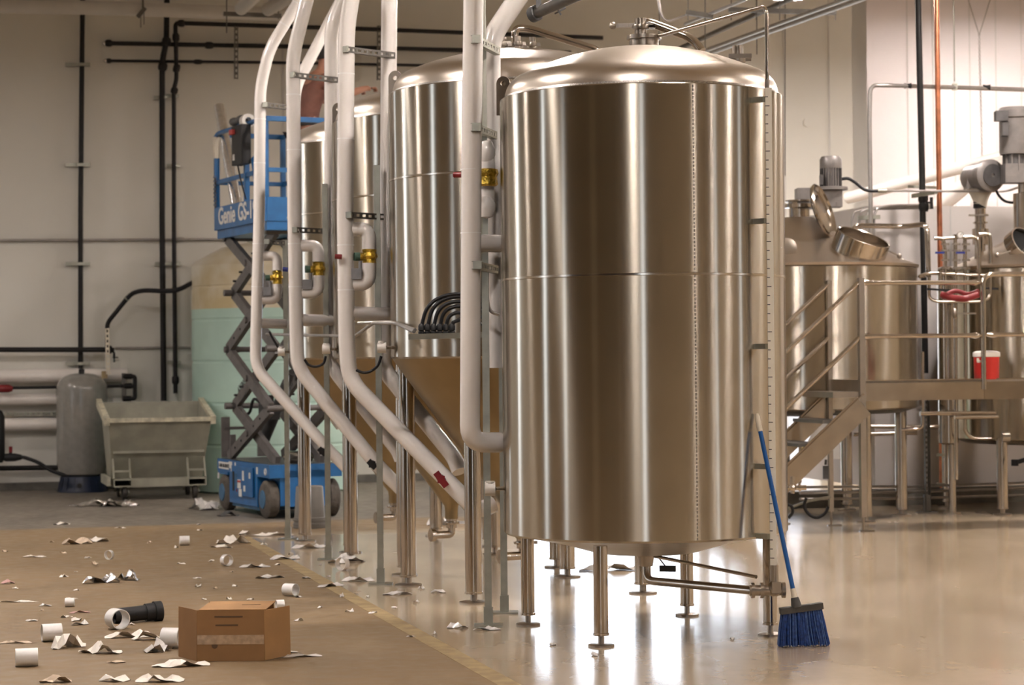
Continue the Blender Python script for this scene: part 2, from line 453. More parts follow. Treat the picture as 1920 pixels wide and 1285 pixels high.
# high-bay lamps
lamp0 = at(1481, -4, 25.5)
lu, lv = lamp0.dot(BU), lamp0.dot(BV)
def lamp(p, label):
    t = thing('high_bay_lamp', label, 'lamp', p, 'high bay lamps hung from the ceiling')
    part('lens', MB().lathe([(.001, 0), (.19, .006), (.19, .02), (.001, .02)], p, 24), 'glass_lens', t)
    part('reflector', MB().lathe([(.20, .0), (.23, .0), (.17, .18), (.13, .22), (.13, .215), (.16, .17), (.20, .03)], p, 28, close=True), 'lamp_shell', t)
    part('ballast', MB().lathe([(.09, .2), (.10, .22), (.10, .42), (.05, .46)], p, 20), 'lamp_shell', t)
    part('hanger', MB().cyl(p + V(0, 0, .45), V(p.x, p.y, HH), .008, 8), 'zinc', t)
rows = [(0, (0, 5, -15)), (-5.6, (0, 5, -5, -10, -15)), (-11.2, (0, 5, -5, -10)), (-16.5, (1, -8)), (-25.5, (0, 5))]  # all but the first lamp unseen; last two rows added as fill light
n = 0
for dv, us in rows:
    for du in us:
        lamp(B(lu + du, lv + dv, lamp0.z), 'glowing high bay lamp at the top edge above the brewing vessels' if n == 0 else 'unseen high bay lamp added to light the hall from outside the picture'); n += 1
lamp(B(15.3, 27.6, 6.75), 'high bay lamp in the recess lighting the far wall at right')
lamp(B(16.6, 26.6, 6.95), 'added unseen high bay lamp above the cold room roof near the right wall')  # extra unseen lamp added to brighten the recess wall
# ------------------------------------------------------------------ tanks
def leg_part(t, p, ztop, r, foot_r, name='leg'):
    lg = part(name, MB().lathe([(r * .99, ztop), (r, ztop - .01), (r, .075), (r + .004, .072), (r + .004, .060), (r * .6, .058)], V(p.x, p.y, 0), 20), 'steel_tube', t)
    part('foot', MB().lathe([(foot_r, .0), (foot_r, .010), (foot_r * .8, .014), (r * .42, .016), (r * .42, .06), (r * .3, .07)], V(p.x, p.y, 0), 24), 'steel_plain', lg)
def lug_part(t, p, d, z, w=.085, h=.15):
    """lifting ear: a plate with a round eye, standing tangentially at the rim"""
    x = Vector((-d.y, d.x, 0)); n = 14
    out = [(-w / 2, -.08), (w / 2, -.08)] + [(w / 2 * math.cos(a), h - w / 2 + w / 2 * math.sin(a)) for a in [math.pi * i / 8 for i in range(9)]]
    hc, hr = h - w / 2, .016
    th = d * .008
    mb = MB()
    hole = [(hr * math.cos(2 * math.pi * i / n), hc + hr * math.sin(2 * math.pi * i / n)) for i in range(n)]
    o = p + V(0, 0, z); P = lambda q, s: o + x * q[0] + V(0, 0, q[1]) + th * s
    # ring of quads between the hole and the outline sampled at the same angles
    def edge(a):
        best = None; c, s_ = math.cos(a), math.sin(a)
        for i in range(len(out)):
            x1, y1 = out[i]; x2, y2 = out[(i + 1) % len(out)]; y1 -= hc; y2 -= hc
            den = c * (y2 - y1) - s_ * (x2 - x1)
            if abs(den) < 1e-9: continue
            tt = (x1 * (y2 - y1) - y1 * (x2 - x1)) / den; k = (x1 * s_ - y1 * c) / den
            if tt > 0 and -1e-6 <= k <= 1 + 1e-6: best = tt if best is None else min(best, tt)
        return (best * c, hc + best * s_)
    m = 28; angs = [2 * math.pi * i / m for i in range(m)]
    ho = [(hr * math.cos(a), hc + hr * math.sin(a)) for a in angs]; eo = [edge(a) for a in angs]
    vs = [P(q, s) for s in (-1, 1) for q in ho] + [P(q, s) for s in (-1, 1) for q in eo]
    fs = []
    for i in range(m):
        j = (i + 1) % m
        fs += [(i, j, 2 * m + j, 2 * m + i), (m + j, m + i, 3 * m + i, 3 * m + j), (j, i, m + i, m + j), (2 * m + i, 2 * m + j, 3 * m + j, 3 * m + i)]
    mb.add(vs, fs)
    part('lifting_lug', mb, 'steel_plain', t)
def clamp_fitting(mb, c, r=.035, h=.07):
    mb.lathe([(r * .7, 0), (r * .7, h * .35), (r, h * .38), (r * 1.05, h * .5), (r, h * .62), (r * .7, h * .65), (r * .7, h)], c, 16)
    mb.bar(Vector(c) + V(r, 0, h * .5), Vector(c) + V(r * 1.7, 0, h * .5), .02, .022); return mb
def dome_profile(R, z, h):
    kr = R * .18; a = []
    for i in range(7):
        q = math.radians(i * 12); a.append((R - kr + kr * math.cos(q), z + .012 + kr * math.sin(q)))
    r1, z1 = a[-1]; hh = z + h - z1
    for i in range(1, 13):
        f = i / 12; a.append((max(.002, r1 * (1 - f)), z1 + hh * (1 - (1 - f) ** 2)))
    return a
def brew_tank(name, label, c, R, zb, zt, seam, dome_h, front_deg, leg_R, leg_r, foot_r, bottom, group=None):
    t = thing(name, label, 'tank', V(c.x, c.y, 0), group)
    sh = part('shell', MB().lathe([(R - .012, zb + .0), (R, zb + .012), (R, zt - .006), (R - .006, zt), (R - .03, zt)], V(c.x, c.y, 0), 128), 'steel_shell', t, ang=30)
    part('seam_band', MB().lathe([(R - .002, seam - .009), (R + .0035, seam - .006), (R + .0035, seam + .006), (R - .002, seam + .009)], V(c.x, c.y, 0), 128, close=True), 'steel_seam', sh)
    dm = part('dome', MB().lathe(dome_profile(R - .028, zt - .005, dome_h), V(c.x, c.y, 0), 96), 'steel_dome', t)
    part('rim_weld', MB().lathe([(R - .034, zt - .002), (R - .018, zt + .002), (R - .022, zt + .014), (R - .034, zt + .016)], V(c.x, c.y, 0), 96, close=True), 'steel_weld', dm)
    if bottom == 'cone':
        za = zb - R / .72 + .10
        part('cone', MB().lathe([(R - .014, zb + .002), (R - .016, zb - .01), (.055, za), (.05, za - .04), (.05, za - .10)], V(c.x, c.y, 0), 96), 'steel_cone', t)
        vb = MB(); clamp_fitting(vb, (c.x, c.y, za - .17), .06, .08)
        vb.tube(fillet([(c.x, c.y, za - .16), (c.x, c.y, za - .22), (c.x - .13, c.y - .06, za - .22)], .05), .03, 12)
        vb.cyl((c.x - .13, c.y - .06, za - .22), (c.x - .16, c.y - .075, za - .22), .05, 14)
        part('outlet', vb, 'steel_tube', t)
    else:
        pr = [(R - .014, zb + .002), (R * .9, zb - .008), (R * .6, zb - .06), (.3, zb - .115), (.05, zb - .14), (.04, zb - .2)]
        part('dished_bottom', MB().lathe(pr, V(c.x, c.y, 0), 96), 'steel_plain', t)
    for k in range(4):
        a = math.radians(front_deg + 90 * k)
        p = V(c.x - leg_R * math.sin(a), c.y - leg_R * math.cos(a), 0)
        leg_part(t, p, (zb - .02) if bottom != 'cone' else zb - .02, leg_r, foot_r)
    return t

# front tank (cylinder on short legs)
TC = V(.765, 12.67, 0); TR, TZB, TZT = .823, .572, 3.085
tank = brew_tank('brite_tank', 'large stainless steel cylindrical tank on short legs, nearest the camera', TC, TR, TZB, TZT, 2.04, .31, 23, .745, .040, .072, 'dish')
# its vertical weld, sight gauge, top fittings, pipework
sh = [o for o in tank.children if o.name.startswith('shell')][0]
def on_shell(px, dr=0.0):
    """direction from the tank axis of the visible shell point at image column px (row 600)"""
    d = ray(px, 640); d = V(d.x, d.y, 0).normalized(); o = V(0, 0, 0) - TC; R = TR
    b = o.dot(d); q = b * b - (o.length_squared - R * R); tt = -b - math.sqrt(max(0, q))
    return (o + d * tt).normalized()
ws = on_shell(1304)
mb = MB()
for i in range(120):
    z = TZB + .02 + i * (TZT - TZB - .04) / 119
    mb.box(TC + ws * TR + V(0, 0, z), (.006, .006, .013), math.atan2(ws.y, ws.x))
part('weld_seam', mb, 'steel_weld', sh)
lug_part(tank, TC + V(-.80, .12, 0), V(-.35, -.93, 0).normalized(), TZT + .01)
top = TC + V(0, 0, TZT + .30)
fx = MB()
fx.lathe([(.11, .0), (.11, .02), (.085, .025), (.085, .06), (.10, .062), (.10, .085), (.03, .09)], top + V(.02, -.02, -.015), 24)
clamp_fitting(fx, top + V(.0, -.02, .07), .05, .10)
fx.bar(top + V(-.15, -.02, .13), top + V(.1, -.02, .13), .02, .025); fx.ball(top + V(-.16, -.02, .13), .022)
part('top_manway', fx, 'steel_plain', tank)
Yt = TC.y
bigp = MB().tube(fillet([at(1198, 72, Yt), at(1200, 44, Yt), at(1218, 42, Yt), at(1298, 72, Yt - .05), at(1316, 96, Yt - .1)], .07, 6), .026, 14)
part('vent_pipe', bigp, 'steel_tube', tank)
ang = on_shell(1423)
gx = TC + ang * (TR + .075)
zt_g, zb_g = 3.09, .40
capl = MB().tube(fillet([at(1203, 72, Yt), at(1240, 66, Yt - .1), V(gx.x, gx.y, 3.53), V(gx.x, gx.y, 3.05)], .05, 6), .011, 10)
part('cleaning_tube', capl, 'steel_tube', tank)
sg = part('sight_gauge', MB().tube([V(gx.x, gx.y, zb_g), V(gx.x, gx.y, 3.12)], .014, 10), 'steel_plain', tank)
tang = V(-ang.y, ang.x, 0)
rx = gx + tang * .005 - V(0, .03, 0)
camd = V(-rx.x, -rx.y, 0).normalized(); side_ = V(-camd.y, camd.x, 0)
R3 = Matrix((side_, camd, V(0, 0, 1))).transposed()
part('scale_strip', MB().box(V(rx.x, rx.y, (3.07 + .43) / 2), (.036, .006, 3.07 - .43), R3), 'ruler', sg, label='white scale strip with black tick marks')
tk = MB()
for i in range(52):
    z = .47 + i * .05; L_ = .016 if i % 5 else .024
    tk.box(rx + camd * .0035 + side_ * (-.019 + L_ / 2) + V(0, 0, z), (L_, .001, .0045), R3)
part('tick_marks', tk, 'ink', sg)['kind'] = 'stuff'
for i in range(10):
    lettering('numeral', str(2 * (10 - i)), .032, 'ink', sg, rx + camd * .0035 - side_ * .0 + V(0, 0, .56 + .25 * i) - wloc(sg), -side_, V(0, 0, 1), .0006) if False else None
for y in (187, 415, 650, 875, 1006):
    z = at(1425, y, gx.y).z
    part('gauge_bracket', MB().bar(TC + ang * (TR - .002) + V(0, 0, z) - tang * .03, gx - tang * .03 + V(0, 0, z), .03, .03), 'zinc', sg)
# drain pipe under the tank with valves at the gauge foot
dp = MB()
vz = .31
vp = V(gx.x + .01, gx.y - .01, vz)
dp.tube(fillet([TC + V(0, 0, TZB - .17), TC + V(0, -.02, vz - .02), V(vp.x - .12, vp.y, vz - .02)], .07, 6), .024, 12)
dp.tube([TC + V(.05, -.02, vz + .12), V(vp.x - .10, vp.y, vz + .055)], .010, 8)
part('drain_pipe', dp, 'steel_tube', tank)
vv = MB()
vv.cyl(vp - V(.14, 0, .02), vp + V(.05, 0, -.02), .030, 14); vv.ball(vp + V(.0, 0, -.01), .046); vv.cyl(vp + V(0, 0, .02), vp + V(0, 0, .12), .022, 12)
for q in (-.13, -.08, .04): vv.cyl(vp + V(q, 0, -.02), vp + V(q + .018, 0, -.02), .044, 14)
vv.bar(vp + V(-.02, -.045, 0), vp + V(.03, -.045, .0), .02, .06)
part('drain_valve', vv, 'steel_plain', tank)
tf = MB(); clamp_fitting(tf, TC + V(.555, -.10, TZT + .135), .045, .16)
tf.bar(TC + V(.50, -.14, TZT + .23), TC + V(.63, -.14, TZT + .23), .02, .025)
part('top_port', tf, 'steel_plain', tank)
rl = MB().bar(TC + V(.30, -.05, TZT + .34), TC + V(.74, -.3, TZT + .36), .012, .012)
hh_ = MB().tube([TC + V(.05, .1, TZB - .12), TC + V(.12, .05, .36)], .004, 6); hh_.box(TC + V(.13, .05, .35), (.095, .02, .035), -.3)
part('hanging_tag', hh_, 'dark_grey', tank)

# three cylindroconical fermenters in a row behind it
FERM = [V(.06, 14.95, 0), V(-.48, 16.80, 0), V(-1.02, 18.68, 0)]
flab = ['conical bottomed stainless steel fermenter directly behind the nearest tank',
        'conical bottomed stainless steel fermenter in the middle of the row of three',
        'conical bottomed stainless steel fermenter farthest back, beside the blue lift']
FR, FZB, FZT = .892, 1.59, 3.395
for i, c in enumerate(FERM):
    t = brew_tank('fermenter', flab[i], c, FR, FZB, FZT, 2.80, .31, 22, .865, .055, .095, 'cone', 'fermenters in a row')
    lug_part(t, c + V(-.845, .05, 0), V(-.35, -.93, 0).normalized(), FZT + .01, .10, .17)
    tp = c + V(0, 0, FZT + .30); fx = MB()
    fx.lathe([(.10, 0), (.10, .02), (.07, .025), (.07, .05), (.03, .055)], tp + V(0, 0, -.02), 20)
    for dx, dy in ((-.10, -.05), (.0, -.08), (.1, -.03)): clamp_fitting(fx, tp + V(dx, dy, -.01), .032, .10)
    fx.bar(tp + V(-.2, -.06, .05), tp + V(-.05, -.06, .05), .02, .02)
    part('top_fittings', fx, 'steel_plain', t)
    part('vent_pipe', MB().tube(fillet([tp + V(-.02, 0, 0), tp + V(-.02, 0, .16), tp + V(.08, 0, .155), tp + V(.55, -.15, -.02), tp + V(.6, -.17, -.14)], .06, 6), .026, 12), 'steel_tube', t)
    if i == 0: # hose manifold on its wall
        pass

# ------------------------------------------------------------------ perforated strut and white pipe sets
def slotted(mb, p0, p1, wd, dp, n, up=(0, 0, 1)):
    """channel with a row of square holes through its face"""
    p0, p1 = Vector(p0), Vector(p1); d = (p1 - p0); L_ = d.length; d.normalize(); up = Vector(up)
    x = up - d * up.dot(d); x.normalize(); y = d.cross(x)
    for s in (-1, 1):
        mb.bar(p0 + x * s * wd * .36, p1 + x * s * wd * .36, .003 + dp * 0, wd * .28, x)
        mb.bar(p0 + x * s * wd * .49 - y * dp / 2, p1 + x * s * wd * .49 - y * dp / 2, dp, .003, x)
    st = L_ / n
    for i in range(n + 1):
        a = p0 + d * max(0, i * st - st * .24); b = p0 + d * min(L_, i * st + st * .24)
        mb.bar(a, b, .003, wd * .5, x)
    return mb
def post(label, foot, ztop, parts_extra=None, wd=.041):
    t = thing('strut_post', label, 'post', foot, 'galvanised strut posts beside the tanks')
    mb = MB(); f = Vector(foot)
    # C channel with slots, open side to the right
    mb.bar(f + V(-.02, 0, .01), V(f.x - .02, f.y, ztop), .003, wd, V(0, 1, 0))
    mb.bar(f + V(0, -.02, .01), V(f.x, f.y - .02, ztop), .003, wd, V(1, 0, 0)); mb.bar(f + V(0, .02, .01), V(f.x, f.y + .02, ztop), .003, wd, V(1, 0, 0))
    part('channel', mb, 'zinc', t)
    sl = MB()
    for i in range(int(ztop / .10)): sl.box(f + V(.019, -.004, .12 + i * .10), (.003, .026, .055))
    part('slot_plate', sl, 'zinc_dark', t)
    part('base_plate', MB().box(f + V(0, 0, .005), (.17, .13, .010)).box(f + V(0, 0, .06), (.055, .055, .10)), 'zinc', t)
    return t
def pipe(mb, pts, r, rad=.12): return mb.tube(fillet(pts, rad, 6), r, 20)

def pipe_set(tag_, foot, ztop, Y1, Y2, r, p1, p2, loop, stub, brackets, low1, low2, lab, valve_red, redlev=None):
    """post with two insulated risers, a valve loop, cross stubs and bracket arms. Pixel tables give the risers' course at real depths Y1, Y2"""
    t = thing('insulated_pipe', lab[0], 'pipe', V(at(*p1[len(p1) // 2], Y1).x, Y1, 0), 'white insulated risers')
    A = [at(x, y, Y1 + (q[0] if q else 0)) for x, y, *q in p1]
    Bp = [at(x, y, Y2 + (q[0] if q else 0)) for x, y, *q in p2]
    m1 = MB(); pipe(m1, A + low1, r); part('riser', m1, 'pvc_white', t)
    for k in range(len(A) - 1):
        d = (A[k + 1] - A[k])
        if d.length > .6:
            for f in (.25, .6):
                q = A[k] + d * f; part('jacket_joint', MB().tube([q - d.normalized() * .004, q + d.normalized() * .004], r + .0012, 20, False), 'pvc_pipe_cut', t)
    yt, yb, xl = loop
    P = lambda x, y: at(x, y, Y1 + .02)
    x1 = p1[-1][0]
    for ya, yb_ in ((yt, (yt + yb) / 2 - 14), (yb, (yt + yb) / 2 + 12)):
        lp = MB(); pipe(lp, [P(x1, ya), P(xl, ya), P(xl, yb_)], r * .86, .09); part('valve_elbow', lp, 'pvc_white', t)
    vc = P(xl, (yt + yb) / 2)
    g = MB(); g.lathe([(r * .55, -.07), (r * .85, -.055), (r * .8, -.02), (r * 1.05, .0), (r * .85, .03), (r * .9, .05), (r * .5, .07)], vc, 10)
    g.cyl(vc, vc + V(-.07, -.02, 0), r * .6, 9, r * .45)
    part('foil_wrap', g, 'foil_gold', t, label='gold foil wrapped valve body', ang=20)
    part('valve_cap', MB().cyl(vc + V(-.065, -.02, .0), vc + V(-.10, -.03, 0), r * .52, 12), 'green_cap', t)
    ac = MB().box(vc + V(-.085, -.03, -.12), (.07, .07, .075)); ac.cyl(vc + V(-.06, -.03, -.09), vc + V(-.06, -.03, -.03), .012, 10)
    part('actuator', ac, 'actuator_grey', t)
    # second riser is a thing of its own
    t2 = thing('insulated_pipe', lab[1], 'pipe', V(Bp[-1].x, Y2, 0), 'white insulated risers')
    m2 = MB(); pipe(m2, Bp + low2, r); part('riser', m2, 'pvc_white', t2)
    s0 = at(x1, stub[0], Y1); s1 = at(stub[1], stub[0] + 2, Y2 - .05)
    ms = MB(); pipe(ms, [s0, s1], r * .86); part('cross_stub', ms, 'pvc_white', t)
    ps = post(lab[2], foot, ztop)
    for (xa, ya, xb, yb2, n) in brackets:
        mb = MB(); a = at(xa, ya, Y1 - r - .02); b = at(xb, yb2, Y2 - r + .02)
        slotted(mb, a, b, .041, .03, n)
        part('bracket_arm', mb, 'zinc_dark', ps)
        part('bracket_end', MB().box(a, (.012, .05, .043), math.atan2((b - a).y, (b - a).x)), 'zinc', ps)
    return t, t2, ps

# set beside the fermenter behind the nearest tank
f = gnd(714, 1096)
off = [None]
def low_run(A, tip, elbow, r):
    return None
c2 = FERM[0]
d1 = [at(655, 713, 15.2), at(874, 938, 14.85), at(896, 960, 14.85), at(925, 945, 14.9)]
setB = pipe_set('B', f, at(712, 310, f.y).z, 15.2, 15.46, .058,
    [(662, -20), (650, 52), (647, 400), (650, 640)], [(730, -25), (729, 120), (727, 400), (722, 640)],
    (430, 533, 692), (588, 728), [(648, 92, 741, 104, 9), (654, 403, 722, 407, 6)],
    d1, [at(717, 690, 15.46), at(852, 858, 15.35), at(862, 885, 15.3)],
    ('white insulated pipe with a red valve on its slanting foot, left of the nearest fermenter',
     'straight white insulated riser crossing in front of the nearest fermenter\'s left edge',
     'galvanised strut post standing left of the nearest fermenter'), True)
f = gnd(616, 1050)
setC = pipe_set('C', f, at(613, 345, f.y).z, 17.1, 17.36, .055,
    [(580, -20), (549, 104), (552, 400), (556, 630)], [(650, -20), (621, 48), (621, 300), (620, 640)],
    (461, 549, 597), (600, 620), [(548, 140, 634, 150, 9), (553, 431, 614, 434, 6)],
    [at(558, 690, 17.1), at(712, 878, 16.85), at(760, 925, 16.8), at(775, 925, 16.8)],
    [at(622, 690, 17.36), at(745, 845, 17.2), at(752, 862, 17.2)],
    ('white insulated pipe with a gold valve wrap in front of the blue lift\'s right side',
     'white insulated riser bending right at its top, beside the person\'s back',
     'galvanised strut post between the middle and the farthest fermenter'), False)
f = gnd(540, 1012)
setD = pipe_set('D', f, at(537, 450, f.y).z, 18.95, 19.2, .050,
    [(575, -22), (505, 92), (488, 165), (486, 400), (480, 630)], [(655, -30), (553, 165), (552, 400), (552, 620)],
    (480, 562, 520), (606, 534), [(497, 196, 540, 201, 5), (500, 453, 534, 456, 4)],
    [at(479, 690, 18.95), at(620, 848, 18.75), at(665, 893, 18.7)],
    [at(552, 680, 19.2), at(640, 800, 19.1)],
    ('leftmost white insulated pipe, kinked twice near its top, before the lift platform',
     'white insulated pipe slanting down from the top across the person\'s shoulder',
     'perforated strut post standing in front of the blue lift\'s wheel'), False)
# set beside the nearest tank: one riser in front of the other
f = gnd(916, 1174)
Y1, Y2 = 12.75, 13.15
def setA():
    r = .060
    t = thing('insulated_pipe', 'thick white insulated pipe with a bottom elbow, left of the nearest tank', 'pipe', at(883, 830, Y1), 'white insulated risers')
    m = MB(); pipe(m, [at(888, -20, Y1), at(884, 300, Y1), at(881, 830, Y1), at(938, 830, Y1 + .1)], r, .13); part('riser', m, 'pvc_white', t)
    for y in (318, 437): 
        q = at(883, y, Y1); part('jacket_joint', MB().tube([q - V(0, 0, .003), q + V(0, 0, .003)], r + .0012, 20, False), 'pvc_pipe_cut', t)
    t2 = thing('insulated_pipe', 'white insulated pipe bending up right in the gap left of the nearest tank', 'pipe', at(921, 690, Y2), 'white insulated risers')
    m = MB(); pipe(m, [at(985, -25, Y2 + .1), at(920, 72, Y2), at(921, 300, Y2), at(925, 690, Y2)], r, .10); part('riser', m, 'pvc_white', t2)
    lp = MB(); pa, pb = at(914, 262, Y1 + .15), at(914, 405, Y1 + .15)
    lp.lathe([(.002, -.07), (.035, -.06), (.052, -.02), (.052, .02), (.035, .06), (.002, .07)], at(912, 285, Y1 + .14), 16)
    lp.lathe([(.002, -.07), (.035, -.06), (.052, -.02), (.052, .02), (.035, .06), (.002, .07)], at(912, 388, Y1 + .14), 16)
    lp.cyl(at(913, 275, Y1 + .15), at(913, 395, Y1 + .15), .045, 16)
    part('valve_loop', lp, 'pvc_white', t)
    lp = MB(); pipe(lp, [at(884, 456, Y1 + .02), at(937, 457, Y1 + .16)], .052); part('cross_stub', lp, 'pvc_white', t)
    vc = at(914, 332, Y1 + .12)
    part('foil_wrap', MB().lathe([(.05, -.055), (.062, -.045), (.056, .0), (.066, .02), (.06, .045), (.03, .052)], vc, 9), 'foil_gold', t, label='gold foil wrapped valve body', ang=20)
    part('valve_handle', MB().cyl(at(852, 328, Y1 + .08), at(868, 328, Y1 + .05), .018, 10), 'red', t, label='red valve handle')
    ps = post('tall galvanised strut post left of the nearest tank, holding two white pipes', f, 4.2)
    for (xa, ya, xb, yb) in ((893, 73, 938, 96), (893, 238, 932, 254), (895, 497, 934, 506)):
        a, b = at(xa, ya, Y1 - .075), at(xb, yb, Y2 - .12)
        mb = MB(); slotted(mb, a, b, .045, .035, 9); part('bracket_arm', mb, 'zinc', ps)
        part('bracket_end', MB().box(a, (.05, .012, .047)), 'zinc', ps)
    post('shorter strut post behind the white pipe, close to the nearest tank', gnd(946, 1150), at(946, 690, 13.3).z)
    return t, t2, ps
sA = setA()
# valves on the slanting feet
def foot_valve(t, p, d, m, lev, label):
    d = d.normalized(); n = V(0, -1, 0); s_ = d.cross(n).normalized()
    part('valve_stem', MB().bar(p - d * .02 + n * .055, p + d * .02 + n * .055, .05, .05, n).cyl(p + s_ * .0 + n * .05, p + n * .085, .016, 10), 'rubber', t)
    part('valve_lever', MB().bar(p - d * lev + n * .09, p + d * lev + n * .09, .045, .012, n).box(p + n * .088, (.05, .02, .05)), m, t, label=label)
foot_valve(setB[0], at(828, 898, 14.89), at(840, 915, 14.9) - at(815, 882, 14.9), 'red', .06, 'red valve lever')
foot_valve(setC[0], at(699, 870, 16.85), V(.1, 0, .02) - V(0, 0, .12), 'plastic_black', .04, 'black valve lever')
foot_valve(setD[0], at(606, 846, 18.76), V(.1, 0, .02) - V(0, 0, .12), 'plastic_black', .04, 'black valve lever')
part('valve_handle', MB().cyl(at(628, 481, 15.12), at(641, 482, 15.12), .018, 10), 'red', setB[0], label='red valve handle')
part('valve_handle', MB().cyl(at(530, 505, 17.0), at(540, 506, 17.0), .018, 10), 'blue_lever', setC[0])
# ------------------------------------------------------------------ thin conduit, hose manifold and probes along the tanks
mb = MB().tube(fillet([at(500, 627, 19.0), at(665, 631, 16.0), at(700, 606, 14.9), at(742, 606, 14.6), at(776, 622, 14.05)], .05), .012, 10)
solo('steel_conduit', mb, 'conduit', 'thin steel conduit running past the white risers at waist height', 'conduit')
mb = MB().tube(fillet([at(672, 606, 15.05), at(736, 604, 14.8), at(778, 619, 14.05)], .05), .012, 10)
solo('steel_conduit', mb, 'conduit', 'short upper conduit meeting the black hose manifold', 'conduit')
t = thing('hose_manifold', 'strut shelf with six black hoses arching to the right before a fermenter', 'manifold', at(835, 640, 13.95))
part('shelf', MB().bar(at(768, 632, 14.0), at(905, 628, 13.9), .06, .035), 'zinc', t)
for i in range(6):
    x0 = 790 + i * 11.5; Y = 13.98
    p0 = at(x0, 622, Y)
    ye = (552, 557, 566, 575, 587, 600)[i]; dx = 863 - x0
    hpts = [p0, at(x0 + 2, 606, Y)] + [at(x0 + 2 + (dx * .10) * 2 * f * (1 - f) + dx * f * f, 606 * (1 - f) ** 2 + (ye - 2) * 2 * f * (1 - f) + ye * f * f if i < 5 else 606 + (ye - 606) * f, Y) for f in (.25, .5, .75, 1.0)]
    h = part('hose', MB().tube(smooth_path(hpts + [at(905, ye + 8, Y)], 5), .0125, 8), 'rubber', t)
    part('gland', MB().lathe([(.014, -.03), (.020, -.025), (.020, .0), (.015, .005), (.021, .01), (.021, .035), (.013, .05)], p0, 10), 'plastic_black', h)
    part('gland_nut', MB().cyl(p0 - V(0, 0, .045), p0 - V(0, 0, .028), .02, 6), 'zinc', h)
for i, (x, y, Y, pts, lab) in enumerate([
        (612, 655, 16.6, [(611, 668), (606, 682), (592, 688), (578, 684), (571, 674)], 'white temperature probe head with a black cable beside the farthest fermenter'),
        (716, 652, 14.75, [(715, 668), (708, 686), (694, 697), (680, 699), (668, 694)], 'white temperature probe head with a black cable beside the middle fermenter'),
        (528, 660, 18.5, [(522, 652), (512, 636), (505, 622)], 'white temperature probe head on the strut post before the lift'),
        (919, 917, 12.7, None, 'round white probe head low on the strut post near the nearest tank')]):
    t = thing('temperature_probe', lab, 'probe', at(x, y, Y), 'probe heads')
    r = .036 if i < 3 else .042
    part('head', MB().cyl(at(x, y, Y) + V(-.03, 0, 0), at(x, y, Y) + V(.03, 0, 0), r, 14).cyl(at(x, y, Y), at(x, y, Y) + V(0, 0, .045), r * .7, 12), 'white_plastic', t)
    part('stem', MB().cyl(at(x, y, Y) + V(.03, 0, 0), at(x, y, Y) + V(.09, .04, 0), .012, 10), 'steel_plain', t)
    if pts: part('cable', MB().tube(smooth_path([at(a, b, Y) for a, b in pts], 5), .010, 8), 'rubber', t)
solo('steel_conduit', MB().tube(smooth_path([at(914, 510, 12.95), at(914, 560, 12.95), at(920, 583, 12.95), at(937, 591, 12.95)], 5), .010, 8), 'conduit', 'small hooked conduit beside the shaded left edge of the nearest tank', 'conduit')

# ------------------------------------------------------------------ left wall: pipes, conduits, brackets
def wp(pts, off=.12): return [on_wall(x, y, V1, off) for x, y in pts]
def wall_pipe(name, label, pts, r, m='black_pipe', off=.12, rad=.08, group='pipes on the far wall', knobs=()):
    P = wp(pts, off)
    t = thing(name, label, 'pipe', P[-1], group)
    part('run', MB().tube(fillet(P, rad, 5), r, 12), m, t)
    for x, y, k in knobs:
        q = on_wall(x, y, V1, off); i = min(range(len(P) - 1), key=lambda i: (P[i] + P[i + 1] - 2 * q).length)
        d = (P[i + 1] - P[i]).normalized()
        part('fitting', MB().tube([q - d * k, q - d * k * .5, q + d * k * .5, q + d * k], [r * 1.25, r * 1.6, r * 1.6, r * 1.25], 12), m, t)
    return t
def wall_strut(t, x, y, wpx, n=6):
    a, b = on_wall(x - wpx / 2, y, V1, .05), on_wall(x + wpx / 2, y, V1, .05)
    mb = MB(); slotted(mb, a, b, .045, .04, n); mb.bar(a + BV * .02, b + BV * .02, .02, .04)
    part('strut_channel', mb, 'zinc', t)
    q = on_wall(x + 6, y, V1, .16); part('clamp', MB().box(q, (.09, .07, .035), BA), 'zinc', t)
t = wall_pipe('black_pipe', 'black vertical pipe on the wall above the grey pressure tank', [(155, -15), (151, 400), (151, 698)], .031)
for y in (121, 309, 495, 682): wall_strut(t, 146, y, 46)
t = wall_pipe('black_pipe', 'thicker black vertical pipe, left of the pair on the wall', [(313, -15), (312, 75), (304, 118), (304, 420), (307, 752)], .036, off=.18, knobs=((312, 78, .05), (305, 125, .05)))
for x, y, wd in ((300, 183, 24), (306, 495, 30)): wall_strut(t, x, y, wd, 3)
t = wall_pipe('black_pipe', 'black pipe with offset joints, right of the pair, turning along the wall near the top', [(1130, 71), (700, 55), (329, 43), (331, 148), (326, 168), (326, 420), (329, 738)], .028, off=.20, rad=.05,
              knobs=((340, 44, .04), (330, 70, .05), (331, 128, .05), (327, 170, .04), (329, 713, .05)))
for x, y, wd in ((322, 180, 22), (324, 311, 22), (324, 495, 30), (326, 680, 24)): wall_strut(t, x, y, wd, 3)
HP1 = wall_pipe('black_pipe', 'upper black horizontal pipe with a shiny end, high on the left wall', [(197, 81), (700, 90), (1070, 99)], .028, knobs=((204, 81, .04), (392, 85, .05)))
HP2 = wall_pipe('black_pipe', 'thin black horizontal pipe below the thicker one, high on the left wall', [(198, 114), (500, 117), (860, 124)], .019, knobs=((204, 114, .03), (371, 116, .05)))
for t_, x, y in ((HP1, 196, 81), (HP2, 197, 114)):
    q = on_wall(x, y, V1, .12)
    part('end_cap', MB().lathe([(.022, -.02), (.026, 0), (.012, .022), (.001, .026)], q, 12, Matrix.Rotation(-math.pi / 2, 3, 'Y')), 'foil_silver', t_, label='shiny cut end')
